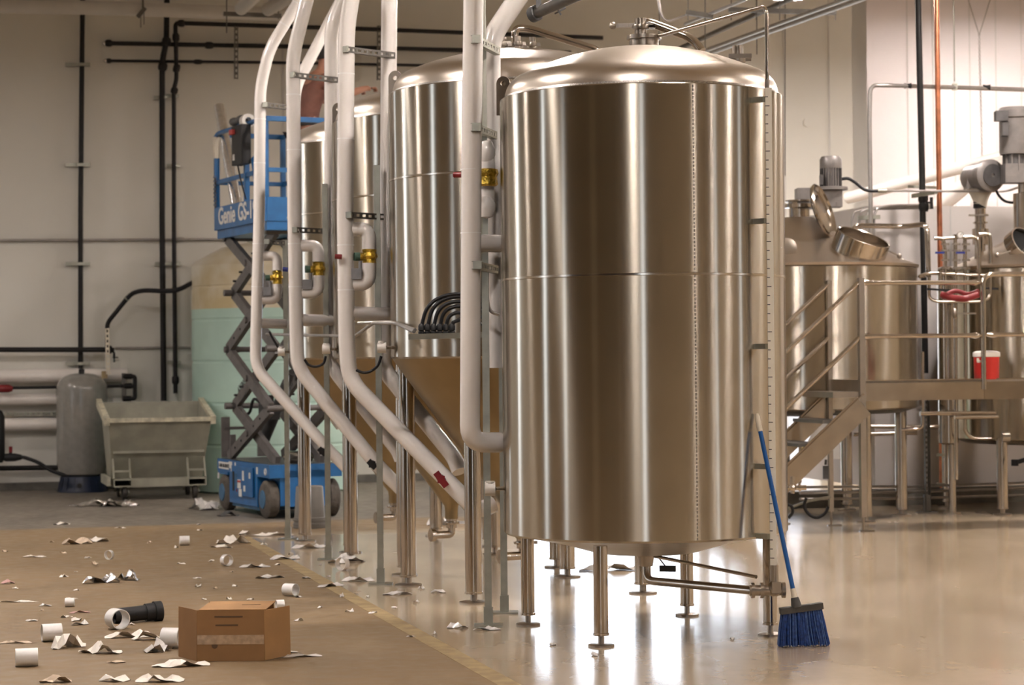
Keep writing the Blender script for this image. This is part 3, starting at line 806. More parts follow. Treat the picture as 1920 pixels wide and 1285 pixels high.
for x, y0, y1, lab in ((443, 44, 148, 'slotted strut hanging on the wall left of the white risers'), (711, 48, 150, 'slotted strut on the wall between the white risers'), (972, 54, 110, 'slotted strut on the wall just above a fermenter dome')):
    mb = MB(); slotted(mb, on_wall(x, y0, V1, .22), on_wall(x, y1, V1, .22), .045, .04, 10, BU)
    solo('strut_channel', mb, 'zinc_dark', lab, 'strut', 'struts behind the black pipes')
wall_pipe('grey_conduit', 'long grey conduit across the left wall at mid height', [(-30, 451), (220, 450), (450, 449)], .017, 'conduit', .04, knobs=((338, 449, .05),))
wall_pipe('grey_conduit', 'thin grey conduit on the wall behind the perforated yellowish strut', [(215, 653), (357, 652)], .014, 'conduit', .04)
t = wall_pipe('black_pipe', 'black horizontal pipe with a small tap at its end on the left wall', [(-30, 656), (196, 656), (214, 657)], .033, off=.25, knobs=((205, 656, .03),))
q = on_wall(214, 660, V1, .25)
part('tap', MB().tube([q, q - V(0, 0, .08)], .014, 10).bar(q + V(-.02, 0, -.07), q + V(.05, 0, -.07), .012, .012).cyl(q - V(0, 0, .08), q - V(0, 0, .13), .009, 8), 'black_pipe', t)
t = thing('drain_hose', 'black hose curving from the wall pipe up to the pale green tank', 'hose', on_wall(201, 655, V1, .3))
hp = [on_wall(x, y, V1, .3 + o) for x, y, o in ((201, 655, 0), (201, 606, 0), (238, 560, .1))]
part('pipe', MB().tube(fillet(hp, .06), .028, 12), 'black_pipe', t)
part('hose', MB().tube(smooth_path([on_wall(x, y, V1, o) for x, y, o in ((236, 562, .4), (250, 550, .45), (272, 545, .6), (310, 546, .8), (335, 543, .9), (362, 530, 1.1))], 6), .029, 12), 'rubber', t)
part('hose_clamp', MB().tube([on_wall(236, 562, V1, .4), on_wall(240, 558, V1, .4)], .034, 12), 'zinc', t)
mb = MB(); slotted(mb, on_wall(201, 616, V1, .36), on_wall(203, 702, V1, .36), .045, .04, 9, BU)
part('support_strut', mb, 'cream_plastic', t)
# stacked white pipes and black manifold at the lower left
for i, (y0, y1, x1, r, lab) in enumerate(((706, 702, 245, .085, 'highest'), (785, 783, 120, .075, 'middle'), (888, 886, 120, .075, 'lowest'))):
    yy = (706, 785, 806 + 0)[i] if i < 2 else 806
mbs = [((-30, 706), (240, 702), .085, 'upper thick white pipe behind the grey pressure tank'), ((-30, 785), (130, 783), .080, 'second thick white pipe behind the grey pressure tank'), ((-30, 798), (130, 796), .0, ''), ]
wall_pipe('white_pipe', 'topmost thick white pipe running behind the grey pressure tank', [(-30, 706), (238, 703)], .085, 'pvc_white', .14, group='thick white pipes at the left')
wall_pipe('white_pipe', 'middle thick white pipe running behind the grey pressure tank', [(-30, 750), (130, 748)], .072, 'pvc_white', .14, group='thick white pipes at the left')
wall_pipe('white_pipe', 'lowest thick white pipe running behind the grey pressure tank', [(-30, 797), (130, 795)], .078, 'pvc_white', .14, group='thick white pipes at the left')
wall_pipe('black_pipe', 'thin black pipe with a red union just under the topmost white pipe', [(-30, 729), (60, 727), (240, 724)], .020, off=.27)
q = on_wall(8, 729, V1, .27)
solo('pipe_union', MB().tube([q - BU * .09, q - BU * .05, q + BU * .05, q + BU * .10], [.035, .05, .05, .032], 14), 'red', 'dark red pipe union at the left edge of the picture', 'union')
wall_pipe('black_pipe', 'black pipe lying low on the wall behind the grey pressure tank', [(-30, 879), (120, 877)], .032, off=.15)
mb = MB(); slotted(mb, on_wall(-10, 777, V1, .05), on_wall(125, 776, V1, .05), .045, .04, 14); solo('strut_channel', mb, 'zinc', 'horizontal strut between the white pipes at far left', 'strut', 'struts behind the black pipes')
t = thing('pipe_manifold', 'black threaded pipe manifold beside the top of the grey pressure tank', 'manifold', on_wall(245, 750, V1, .4))
P4 = lambda x, y: on_wall(x, y, V1, .30)
part('header', MB().tube(fillet([P4(230, 706), P4(253, 706), P4(253, 748), P4(232, 748)], .03), .026, 12).tube([P4(225, 724), P4(253, 724)], .024, 10), 'black_pipe', t)
for x, y in ((240, 706), (240, 724), (238, 748)): part('fitting', MB().tube([P4(x, y) - BU * .05, P4(x, y) + BU * .05], .036, 12), 'black_pipe', t)
part('clamp_bar', MB().bar(P4(232, 700), P4(233, 752), .05, .03), 'zinc_dark', t)
part('brass_valve', MB().box(P4(196, 703), (.07, .07, .09), BA).cyl(P4(196, 703), P4(196, 696), .02, 8), 'tape', t)
t = thing('pump', 'black pump housing cut by the left edge of the picture', 'pump', on_wall(2, 875, V1, .7))
part('housing', MB().lathe([(.02, 0), (.06, .0), (.09, .05), (.09, .55), (.06, .62), (.02, .64)], on_wall(-5, 868, V1, .7), 20), 'plastic_black', t)
vq = on_wall(20, 858, V1, .7)
part('valve', MB().tube([vq - BU * .12, vq - BU * .05, vq + BU * .05, vq + BU * .13], [.03, .05, .05, .03], 12).cyl(vq, vq + V(0, 0, .07), .02, 10), 'plastic_black', t)
part('valve_handle', MB().cyl(vq + V(0, 0, .06), vq + V(0, 0, .13), .022, 8), 'red', t, label='red valve handle')
part('hose', MB().tube(smooth_path([vq + BU * .12, on_wall(48, 859, V1, .75), on_wall(72, 868, V1, .8), on_wall(95, 882, V1, .85), on_wall(122, 892, V1, .9)], 6), .022, 10), 'rubber', t)
# overhead at the top left
t = thing('ceiling_pipe', 'big pale pipe along the top left edge under the ceiling', 'pipe', on_wall(-30, 10, V1, 1.0))
part('run', MB().tube([on_wall(-40, 10, V1, 1.0), on_wall(230, 16, V1, 1.0), on_wall(560, 28, V1, 1.0)], .085, 18), 'duct', t)
part('hanger', MB().bar(on_wall(258, 32, V1, 1.1), on_wall(272, 15, V1, 1.1), .05, .05).bar(on_wall(268, -10, V1, 1.1), on_wall(268, 15, V1, 1.1), .02, .02).bar(on_wall(264, 25, V1, 1.1), on_wall(264, 52, V1, 1.1), .008, .008).bar(on_wall(270, 15, V1, 1.1), on_wall(270, 46, V1, 1.1), .008, .008), 'zinc_dark', t)
t = thing('pipe_trapeze', 'strut trapeze on rods holding pale pipes at the top left', 'hanger', on_wall(472, 28, V1, 3.5))
part('strut', MB().bar(on_wall(419, 26, V1, 3.5), on_wall(527, 30, V1, 3.5), .05, .045), 'zinc_dark', t)
for x in (425, 522): part('rod', MB().bar(on_wall(x, -15, V1, 3.5), on_wall(x, 62 if x < 500 else 36, V1, 3.5), .012, .012), 'zinc_dark', t)
part('riser_post', MB().bar(on_wall(457, -15, V1, 3.4), on_wall(457, 26, V1, 3.4), .035, .035), 'zinc_dark', t)
for a, b, lab in (((452, 16), (500, -30), 'first'), ((502, 18), (580, -30), 'second')):
    solo('ceiling_pipe', MB().tube([on_wall(*a, V1, 3.7), on_wall(*b, V1, 5.0)], .075, 16), 'duct', lab + ' pale pipe lying on the strut trapeze at top left', 'pipe')

# ------------------------------------------------------------------ grey pressure tank, hopper, pale green tank
c = gnd(155, 922); 
t = thing('pressure_tank', 'tall grey fibreglass pressure tank on a dark blue base by the wall', 'tank', c)
zt = 1.47; r = .31
prof = [(.02, .14), (.16, .15), (.27, .22), (r, .34), (r, 1.24)] + [(r * math.cos(a) ** .72, 1.24 + .205 * math.sin(a)) for a in [math.radians(x) for x in range(8, 90, 8)]] + [(.03, 1.447), (.03, zt)]
part('vessel', MB().lathe(prof, c, 40), 'fiber_grey', t)
part('base', MB().lathe([(.30, 0), (.30, .02), (.285, .05), (.255, .19), (.22, .19), (.22, .0)], c, 40, close=True), 'blue_base', t)
for k in range(18):
    a = 2 * math.pi * k / 18; d = V(math.cos(a), math.sin(a), 0)
    part('base_rib', MB().bar(c + d * .297 + V(0, 0, .02), c + d * .262 + V(0, 0, .18), .02, .012, d), 'blue_base', t)
part('drain_hole', MB().cyl(c + V(.02, -.285, .09), c + V(.02, -.295, .09), .03, 14), 'hole_dark', t)
part('top_fitting', MB().lathe([(.035, 1.44), (.035, 1.49), (.02, 1.50)], c, 12), 'plastic_black', t)

hc = gnd(302, 938)
t = thing('dump_hopper', 'beige steel self dumping hopper on casters between grey tank and pale green tank', 'hopper', hc, rz=.27)
W = .57; yb = -.05
def pan(name, pts, m='hopper', th=.012):
    """flat plate from 4 local points, thickened"""
    p = [Vector(q) for q in pts]; n = (p[1] - p[0]).cross(p[3] - p[0]).normalized() * th
    return part(name, MB().add([*p, *[q + n for q in p]], [(3, 2, 1, 0), (4, 5, 6, 7), (0, 1, 5, 4), (1, 2, 6, 5), (2, 3, 7, 6), (3, 0, 4, 7)]), m, t, local=True)
pan('chute_plate', [(-W, 0, .90), (W, 0, .90), (W - .04, .20, .54), (-W + .04, .20, .54)])
pan('lower_plate', [(-W + .04, .20, .54), (W - .04, .20, .54), (W - .06, .42, .20), (-W + .06, .42, .20)])
pan('bottom_plate', [(-W + .06, .42, .20), (W - .06, .42, .20), (W - .06, .92, .20), (-W + .06, .92, .20)])
pan('back_plate', [(-W + .06, .92, .20), (W - .06, .92, .20), (W, 1.08, 1.10), (-W, 1.08, 1.10)])
for s in (-1, 1):
    poly = [(0, .90), (.20, .54), (.42, .20), (.92, .20), (1.08, 1.10)]
    vs = [(s * (W - (.06 if z < .3 else .04 if z < .6 else 0)), y, z) for y, z in poly]
    part('side_plate', MB().add([*vs, *[(x + s * .012, y, z) for x, y, z in vs]], [(0, 1, 2, 3, 4), (9, 8, 7, 6, 5)] + [(i, (i + 1) % 5, 5 + (i + 1) % 5, 5 + i) for i in range(5)]), 'hopper', t, local=True)
    part('rim_bar', MB().bar((s * (W + .03), -.03, .90), (s * (W + .03), 1.08, 1.10), .06, .09), 'hopper_worn', t, local=True)
    part('fork_pocket', MB().box((s * .42, .30, .16), (.20, .5, .012)).box((s * .42, .30, .235), (.20, .5, .012)).box((s * .52, .30, .2), (.012, .5, .08)).box((s * .32, .30, .2), (.012, .5, .08)), 'hopper', t, local=True)
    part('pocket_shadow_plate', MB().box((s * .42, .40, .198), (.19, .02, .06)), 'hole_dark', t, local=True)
    part('bracket', MB().bar((s * .52, .10, .24), (s * .52, .24, .46), .02, .05).bar((s * .33, .14, .24), (s * .33, .26, .46), .02, .04).bar((s * .33, .15, .33), (s * .52, .15, .33), .03, .02), 'hopper', t, local=True)
    for yy in (.18, .85):
        x = s * .40
        cs = part('caster', MB().bar((x - .035, yy, .15), (x - .045, yy - .05, .07), .012, .05).bar((x + .035, yy, .15), (x + .045, yy - .05, .07), .012, .05).box((x, yy, .145), (.12, .12, .016)), 'hopper', t, local=True)
        part('wheel', MB().lathe([(.02, -.022), (.055, -.022), (.058, -.018), (.078, -.022), (.082, -.01), (.082, .01), (.078, .022), (.058, .018), (.055, .022), (.02, .022)], (x, yy - .05, .083), 22, Matrix.Rotation(math.pi / 2, 3, 'Y')), 'wheel_iron', cs, local=True)
part('front_lip', MB().bar((-W, -.01, .915), (W, -.01, .915), .03, .05), 'hopper_worn', t, local=True)
part('stiffener', MB().bar((-W + .05, .19, .545), (W - .05, .19, .545), .03, .03), 'hopper', t, local=True)
part('base_frame', MB().box((0, .10, .20), (.66, .05, .10)).bar((-.58, .05, .22), (-.58, .9, .22), .04, .10), 'hopper', t, local=True)
part('axle_beam', MB().box((0, .5, .13), (.9, .06, .03)), 'zinc_dark', t, local=True)

c = V(-2.92, 26.62, 0)
t = thing('storage_tank', 'big pale green translucent plastic storage tank behind the blue lift', 'tank', c)
R_ = .985; pr = [(R_ - .03, 0)]
for z in (.02, .55, .56, .58, .59, 1.05, 1.06, 1.08, 1.09, 1.55, 1.56, 1.58, 1.59, 2.05, 2.06, 2.08, 2.09, 2.20):
    pr.append((R_ - (.008 if round(z * 100) % 50 in (6, 8) else 0), z))
part('body', MB().lathe(pr, c, 64), 'poly_green', t)
pr = [(R_, 2.20), (R_, 2.45), (R_ - .008, 2.46), (R_ - .008, 2.475), (R_, 2.485), (R_, 2.72), (R_ - .05, 2.78), (.62, 2.95), (.30, 3.02), (.28, 3.03)]
part('top', MB().lathe(pr, c, 64), 'poly_top', t, label='cream upper part with a yellowed dome')
part('lid', MB().lathe([(.28, 3.03), (.28, 3.08), (.25, 3.10), (.02, 3.11)], c, 28), 'poly_top', t)
part('top_handle', MB().tube(smooth_path([c + V(-.45, -.5, 2.93), c + V(-.42, -.5, 3.02), c + V(-.30, -.5, 3.05), c + V(-.2, -.5, 2.98)], 5), .012, 8), 'zinc', t)

# ------------------------------------------------------------------ scissor lift
LX = V(.41, -.912, 0).normalized(); LA = math.atan2(LX.y, LX.x)
lc = V(-2.44, 22.59, 0)
L_ = thing('scissor_lift', 'blue scissor lift with raised platform and grey crossing arms', 'lift', lc, rz=LA)
lp = lambda n, mb, m, par=None, label=None: part(n, mb, m, par or L_, local=True, label=label)
HLn, HW = .90, .38
ch = lp('chassis', MB().box((0, 0, .33), (2 * HLn - .06, 2 * HW - .24, .40)).box((.0, 0, .32), (.96, 2 * HW - .01, .44)).box((0, 0, .475), (2 * HLn, 2 * HW, .13)).box((HLn - .03, 0, .30), (.06, .40, .36)), 'blue_paint')
lp('skirt', MB().box((.0, 0, .09), (.92, 2 * HW - .06, .05)), 'blue_faded', ch)
lp('deck_plate', MB().box((0, 0, .535), (1.7, .70, .02)), 'dark_grey', ch)
for sx in (-1, 1):
    for sy in (-1, 1):
        wl = lp('wheel', MB().lathe([(.03, -.07), (.10, -.07), (.165, -.06), (.19, -.04), (.19, .04), (.165, .06), (.10, .07), (.03, .07)], (sx * .70, sy * (HW - .06), .19), 28, Matrix.Rotation(math.pi / 2, 3, 'X')), 'tyre')
        lp('hub', MB().lathe([(.02, -.078), (.09, -.078), (.10, -.06), (.10, .06), (.09, .078), (.02, .078)], (sx * .70, sy * (HW - .06), .19), 20, Matrix.Rotation(math.pi / 2, 3, 'X')), 'blue_faded', wl)
# door panel, decals
ys = -HW - .012
dr = lp('service_door', MB().box((.03, ys, .34), (.72, .012, .30)), 'blue_paint', ch)
for x, z, w_, h_, m in ((.30, .41, .05, .06, 'sticker'), (-.06, .31, .11, .09, 'sticker'), (-.06, .335, .11, .02, 'sticker_red'), (.08, .40, .06, .10, 'sticker'), (.12, .27, .06, .06, 'sticker'), (-.02, .22, .10, .08, 'sticker'),
        (-.26, .33, .06, .20, 'plastic_black'), (-.17, .34, .08, .14, 'blue_faded'), (-.15, .24, .03, .03, 'red')):
    lp('decal', MB().box((x, ys - .008 - (.001 if m == 'sticker_red' else 0), z), (w_, .004, h_)), m, dr)
def plate(x, z, w_, h_, m='sticker', y=-HW - .002, name='decal'): return lp(name, MB().box((x, y, z), (w_, .006, h_)), m, ch)
lp('panel', MB().box((-.72, -HW + .02, .46), (.36, .03, .16)), 'blue_paint', ch)
pl = plate(-.66, .475, .36, .075); lettering('lettering', '1-800-UR-RENTS', .052, 'ink', pl, (-.83, -HW - .007, .457), (1, 0, 0), (0, 0, 1), .001)
plate(-.42, .49, .12, .07); plate(-.25, .50, .03, .05)
for i in range(5): plate(-.36 + i * .10, .515 - .075, .07, .035, name='stripe_decal')
plate(-.86, .36, .05, .06); plate(.50, .47, .05, .07); lp('tie_ring', MB().lathe([(.02, -.01), (.035, -.01), (.035, .01), (.02, .01)], (.78, -HW + .0, .47), 14, Matrix.Rotation(math.pi / 2, 3, 'X'), close=True), 'sticker', ch)
# scissor arms
lev = [.56, 1.10, 1.70, 2.30, 2.88]; X0 = .72
def arm(a, b, y, m='scissor_grey', nm='arm'):
    o = lp(nm, MB().bar((a[0], y, a[1]), (b[0], y, b[1]), .05, .115, (0, 0, 1)), m)
    return o
for k in range(4):
    z0, z1 = lev[k], lev[k + 1]
    for s in (-1, 1):
        yo, yi = s * .30, s * .235
        a1 = arm((-X0, z0), (X0, z1), yo if k % 2 == 0 else yi); a2 = arm((X0, z0), (-X0, z1), yi if k % 2 == 0 else yo)
        for px_, pz in ((-X0, z1), (X0, z1), (0, (z0 + z1) / 2)):
            lp('pin', MB().cyl((px_, s * .19, pz), (px_, s * .345, pz), .035, 14), 'scissor_grey', a1)
        for f_ in (.2, .35, .65, .8):
            q = (-X0 + 2 * X0 * f_, z0 + (z1 - z0) * f_); lp('bolt', MB().cyl((q[0], yo, q[1]), (q[0], yo + s * .032, q[1]), .012, 8), 'hole_dark', a1)
    for px_ in (-X0, X0): lp('cross_shaft', MB().cyl((px_, -.24, z1), (px_, .24, z1), .03, 12), 'scissor_grey')
lp('number', MB(), 'ink') if False else None
dirv = Vector((-2 * X0, 0, .60)).normalized()
lettering('lettering', '631069-', .085, 'ink', L_, (.0 - .66 * 0 - .30, -.327, 1.10 + .6 * .28 - .02), (1, 0, .42), (-.42, 0, 1), .001)
lp('lift_cylinder', MB().cyl((-.45, 0, .75), (.35, 0, 1.35), .06, 16).cyl((.35, 0, 1.35), (.5, 0, 1.46), .04, 14), 'dark_grey')
lp('hydraulic_block', MB().box((.1, -.12, 1.05), (.22, .16, .16)).box((-.05, -.10, 1.1), (.12, .12, .24)), 'plastic_black')
lp('hydraulic_hose', MB().tube(smooth_path([(.05, -.15, 1.1), (-.15, -.2, 1.18), (-.3, -.2, 1.05), (-.45, -.2, .98), (-.55, -.15, .8)], 6), .016, 8), 'rubber')
lp('ladder', MB().bar((-.86, -.30, .55), (-.86, -.30, .98), .03, .09).bar((-.86, .10, .55), (-.86, .10, .98), .03, .09).bar((-.86, -.30, .86), (-.86, .10, .86), .03, .03).bar((-.60, -.30, .55), (-.60, -.30, .80), .03, .06), 'scissor_grey')
# platform
PL, PW, zf = .86, .37, 2.92
lp('platform_deck', MB().box((0, 0, zf + .01), (2 * PL, 2 * PW, .10)), 'blue_paint')
lp('deck_surface', MB().box((0, 0, zf + .065), (2 * PL - .06, 2 * PW - .06, .01)), 'dark_grey')
for s in (-1, 1):
    tb = lp('toe_board', MB().box((0, s * (PW + .018), zf + .17), (2 * PL, .025, .24)), 'blue_paint')
    if s < 0:
        lettering('lettering', 'Genie', .25, 'letter_white', tb, (-PL + .16, -PW - .034, zf + .105), (1, 0, 0), (0, 0, 1), .002)
        lettering('lettering', 'GS-1930', .25, 'letter_white', tb, (-PL + .86, -PW - .034, zf + .105), (1, 0, 0), (0, 0, 1), .002)
    lp('top_rail', MB().tube(fillet([(-PL, s * PW, zf + 1.06), (-PL + .08, s * PW, zf + 1.08), (PL - .08, s * PW, zf + 1.08), (PL, s * PW, zf + .98), (PL, s * PW, zf + .3)], .1), .024, 12), 'blue_paint')
    lp('mid_rail', MB().bar((-PL, s * PW, zf + .56), (PL, s * PW, zf + .56), .03, .045), 'blue_paint')
    for x in (-PL, .20, PL - .02): lp('rail_post', MB().bar((x, s * PW, zf + .05), (x, s * PW, zf + 1.06), .05, .05), 'blue_paint')
lp('post_sleeve', MB().bar((-PL, -PW, zf + .82), (-PL, -PW, zf + 1.05), .058, .058), 'cream_plastic')
for x in (-PL, PL):
    lp('end_rail', MB().bar((x, -PW, zf + 1.07), (x, PW, zf + 1.07), .045, .05), 'blue_paint'); lp('end_mid_rail', MB().bar((x, -PW, zf + .56), (x, PW, zf + .56), .03, .045), 'blue_paint')
    lp('end_toe_board', MB().box((x, 0, zf + .17), (.025, 2 * PW, .24)), 'blue_paint')
lp('sign_plate', MB().box((.52, -PW - .016, zf + .30), (.06, .006, .16)), 'sticker', label='white and yellow safety sign'); lp('sign_band', MB().box((.52, -PW - .020, zf + .25), (.06, .004, .06)), 'sticker_yellow')
lp('gate_brace', MB().bar((.45, -PW, zf + .72), (.62, -PW, zf + .2), .10, .03, (0, 1, 0)), 'blue_paint')
for i in range(16): lp('chain_link', MB().lathe([(.012, -.003), (.018, -.003), (.018, .003), (.012, .003)], (-PL + .045, -PW - .035, zf + .30 + i * .021), 8, Matrix.Rotation(math.pi / 2 * (i % 2), 3, 'Z') @ Matrix.Rotation(math.pi / 2, 3, 'X'), close=True), 'zinc_dark')
# things on the lift
LM = Matrix.Translation(lc) @ Matrix.Rotation(LA, 4, 'Z')
W_ = lambda x, y, z: LM @ V(x, y, z)
q = W_(-.50, -PW - .0, zf + .92)
t = thing('control_box', 'black and orange control box hung on the lift\'s rail', 'control box', W_(-.02, -PW - .05, zf + .62))
def lbox(name, c, s, m): return part(name, MB().box(W_(*c), s, LA), m, t)
lbox('case', (.22, -PW - .06, zf + .86), (.34, .10, .40), 'plastic_black'); lbox('label_plate', (.13, -PW - .115, zf + .74), (.05, .008, .06), 'sticker'); lbox('orange_grip', (.12, -PW - .125, zf + 1.0), (.10, .04, .05), 'sticker_red')
part('tape_roll', MB().lathe([(.035, -.05), (.07, -.05), (.07, .05), (.035, .05)], W_(.30, -PW - .02, zf + 1.10), 20, (LM.to_3x3() @ Matrix.Rotation(math.pi / 2, 3, 'Y')), close=True), 'white_plastic', t)
for x in (-.10, .14): part('knob', MB().ball(W_(x, -PW - .02, zf + 1.13), .07, 14, .7), 'dark_grey', t)
part('cable', MB().tube(smooth_path([W_(.16, -PW - .08, zf + .66), W_(.26, -PW - .08, zf + .5), W_(.3, -PW - .04, zf + .3)], 5), .008, 8), 'rubber', t)
solo('duct_tube', MB().tube([W_(-.36, -PW + .10, zf + .09), W_(-1.0, -PW + .075, zf + 1.40)], .058, 18), 'foil_tube', 'long silver foil tube leaning out of the lift platform', 'tube')
a, b = at(534, 868, 21.25), at(565, 872, 21.1)
b = W_(1.02, -.02, .62); a = W_(.55, -.06, .60)
mb = MB().tube([a, b], .062, 20, False).tube([b, a], .058, 20, False)
solo('steel_pipe_piece', mb, 'steel_tube', 'short shiny steel pipe lying on the lift\'s chassis', 'pipe')
c = gnd(581, 990)
t = thing('bucket', 'grey plastic bucket upside down on the floor beside the blue lift', 'bucket', c)
part('body', MB().lathe([(.155, .0), (.155, .05), (.150, .055), (.150, .10), (.145, .105), (.128, .385), (.12, .395), (.01, .39)], c, 36), 'bucket', t)
for z in (.012, .035, .075): part('rim_ring', MB().lathe([(.153, z - .006), (.161, z - .006), (.161, z + .006), (.153, z + .006)], c, 36, close=True), 'bucket', t)

# person standing on the lift, seen from behind, leaning to the right
pb = W_(.50, .16, zf + .07)
FD = V(.86, .5, 0).normalized(); SD = V(-FD.y, FD.x, 0)   # facing direction and left side
def pp(f, s, z): return pb + FD * f + SD * s + V(0, 0, z)
def skin(name, joints, edges, m, parent, sub=2):
    me = bpy.data.meshes.new(name); off = wloc(parent) if parent else pb
    me.from_pydata([tuple(j[0] - off) for j in joints], edges, []); me.update()
    o = bpy.data.objects.new(name, me); COL.objects.link(o)
    if parent: o.parent = parent
    else: o.location = off
    s_ = o.modifiers.new('skin', 'SKIN')
    for i, j in enumerate(joints):
        sv = me.skin_vertices[0].data[i]; sv.radius = j[1] if isinstance(j[1], tuple) else (j[1], j[1]); sv.use_root = (i == 0)
    sb = o.modifiers.new('sub', 'SUBSURF'); sb.levels = sub; sb.render_levels = sub
    s_.use_smooth_shade = True; me.materials.append(MAT[m]); return o
J = [(pp(0, 0, .94), (.15, .12)), (pp(.02, 0, 1.12), (.15, .11)), (pp(.07, 0, 1.30), (.17, .12)), (pp(.13, 0, 1.45), (.13, .10)), (pp(.18, 0, 1.53), .058), (pp(.22, 0, 1.60), .062), (pp(.245, 0, 1.68), .088), (pp(.25, 0, 1.745), .075)]
E = [(i, i + 1) for i in range(7)]
for s in (1, -1):
    n = len(J)
    J += [(pp(.14, s * .19, 1.44), .068), (pp(.33, s * .26, 1.28), .048), (pp(.56, s * .18, 1.36), .036), (pp(.63, s * .15, 1.38), .03), (pp(.68, s * .14, 1.385), (.040, .022))]
    E += [(3, n), (n, n + 1), (n + 1, n + 2), (n + 2, n + 3), (n + 3, n + 4)]
    n = len(J)
    J += [(pp(0, s * .10, .84), .095), (pp(.03, s * .11, .48), .066), (pp(-.01, s * .11, .10), .045), (pp(.10, s * .13, .035), .04)]
    E += [(0, n), (n, n + 1), (n + 1, n + 2), (n + 2, n + 3)]
person = skin('person', J, E, 'skin', None); tag(person, 'person in a dark reddish shirt seen from behind, leaning forward on the lift platform', 'person')
J = [(pp(0, 0, .96), (.17, .14)), (pp(.02, 0, 1.12), (.175, .13)), (pp(.07, 0, 1.30), (.195, .14)), (pp(.125, 0, 1.44), (.15, .115)), (pp(.155, 0, 1.50), .075)]
E = [(0, 1), (1, 2), (2, 3), (3, 4)]
for s in (1, -1):
    n = len(J); J += [(pp(.14, s * .19, 1.44), .085), (pp(.25, s * .235, 1.345), .070)]; E += [(3, n), (n, n + 1)]
skin('shirt', J, E, 'shirt', person)
J = [(pp(0, 0, .96), (.165, .13))]; E = []
for s in (1, -1):
    n = len(J); J += [(pp(0, s * .10, .84), .115), (pp(.03, s * .11, .48), .085), (pp(-.01, s * .11, .12), .065)]; E += [(0, n), (n, n + 1), (n + 1, n + 2)]
skin('trousers', J, E, 'trousers', person)
hd = pp(.248, 0, 1.70)
part('hair', MB().lathe([(.098 * math.cos(math.radians(a)), .118 * math.sin(math.radians(a))) for a in range(-20, 90, 10)] + [(.004, .118)], hd + V(0, 0, .012) - FD * .014, 20), 'hair', person)
for s in (1, -1):
    part('ear', MB().ball(hd + SD * s * .09 - V(0, 0, .012), .028, 10, 1.3), 'skin', person)
    part('eye', MB().ball(hd + FD * .082 + SD * s * .034 + V(0, 0, -.005), .013, 8), 'gauge_face', person)
    part('shoe', MB().lathe([(.05, 0), (.052, .02), (.045, .06), (.03, .075)], pp(.07, s * .125, -.0), 14).box(pp(.13, s * .13, .03), (.12, .085, .055), math.atan2(FD.y, FD.x)), 'rubber', person)
    for k in range(4):
        h0 = pp(.685, s * .14, 1.385) + SD * (k - 1.5) * .018
        part('finger', MB().tube(smooth_path([h0, h0 + FD * .035 + V(0, 0, .004), h0 + FD * (.06 - .006 * abs(k - 1.5)) - V(0, 0, .012), h0 + FD * (.066 - .008 * abs(k - 1.5)) - V(0, 0, .032)], 3), .0085, 8), 'skin', person)
    h0 = pp(.645, s * .14, 1.38) - SD * s * .03
    part('thumb', MB().tube(smooth_path([h0, h0 + FD * .03 - SD * s * .018, h0 + FD * .055 - SD * s * .02 - V(0, 0, .012)], 3), .0095, 8), 'skin', person)
part('nose', MB().tube([hd + FD * .085 + V(0, 0, .0), hd + FD * .108 - V(0, 0, .035), hd + FD * .09 - V(0, 0, .04)], [.008, .014, .010], 8), 'skin', person)
part('mouth', MB().bar(hd + FD * .083 - SD * .025 - V(0, 0, .065), hd + FD * .083 + SD * .025 - V(0, 0, .065), .01, .010), 'red', person)
part('belt', MB().lathe([(.172, -.02), (.176, 0), (.172, .02)], pp(0, 0, .99), 24), 'hair', person)
# ------------------------------------------------------------------ brewhouse at the right
VC = V(2.83, 21.35, 0); VRd = 1.13
t = thing('brew_vessel', 'round stainless mash vessel with an open manway lid behind the stairs', 'tank', VC)
part('shell', MB().lathe([(VRd - .02, 1.06), (VRd, 1.075), (VRd, 2.41), (VRd - .01, 2.42)], VC, 96), 'steel_shell', t)
part('top_cone', MB().lathe([(VRd + .015, 2.42), (VRd + .02, 2.445), (VRd - .02, 2.46), (VRd - .10, 2.49), (.16, 2.92), (.15, 2.93)], VC, 72), 'steel_dome', t)
part('bottom', MB().lathe([(VRd - .02, 1.062), (VRd - .15, 1.02), (.1, .98)], VC, 64), 'dark_grey', t)
part('neck', MB().lathe([(.10, 2.88), (.10, 3.02), (.15, 3.025), (.15, 3.06), (.11, 3.065), (.11, 3.08), (.14, 3.085), (.14, 3.10), (.05, 3.105)], VC, 28), 'steel_tube', t)
for a in (20, 75, 135, 200, 270, 320):
    p = VC + V(.97 * math.cos(math.radians(a - 20)), .97 * math.sin(math.radians(a - 20)), 0)
    leg_part(t, p, 1.06, .058, .095)
# manway ring and lid on the slope of the cone, towards the camera and right
mo = V(.52, -.52, 0); ad = V(.30, -.30, .90).normalized()
q = VC + V(.47, -.76, 2.60)
zx = ad.orthogonal().normalized(); Rm = Matrix((zx, ad.cross(zx), ad)).transposed()
mw = part('manway_ring', MB().lathe([(.245, -.16), (.245, .10), (.252, .105), (.262, .10), (.262, -.16)], q, 44, Rm, close=True), 'steel_tube', t)
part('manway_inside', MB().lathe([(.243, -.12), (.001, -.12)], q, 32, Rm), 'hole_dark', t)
lq = at(1541, 397, VC.y - .46); ln = V(.86, -.40, .30).normalized(); zx = ln.cross(V(0, 0, 1)).normalized(); Rl = Matrix((zx, ln.cross(zx), ln)).transposed()
ld_ = part('manway_lid', MB().lathe([(.27, .0), (.275, .02), (.26, .035), (.252, .015), (.20, -.015), (.10, -.035), (.002, -.042), (.002, -.052), (.10, -.045), (.20, -.028)], lq, 44, Rl), 'steel_tube', t)
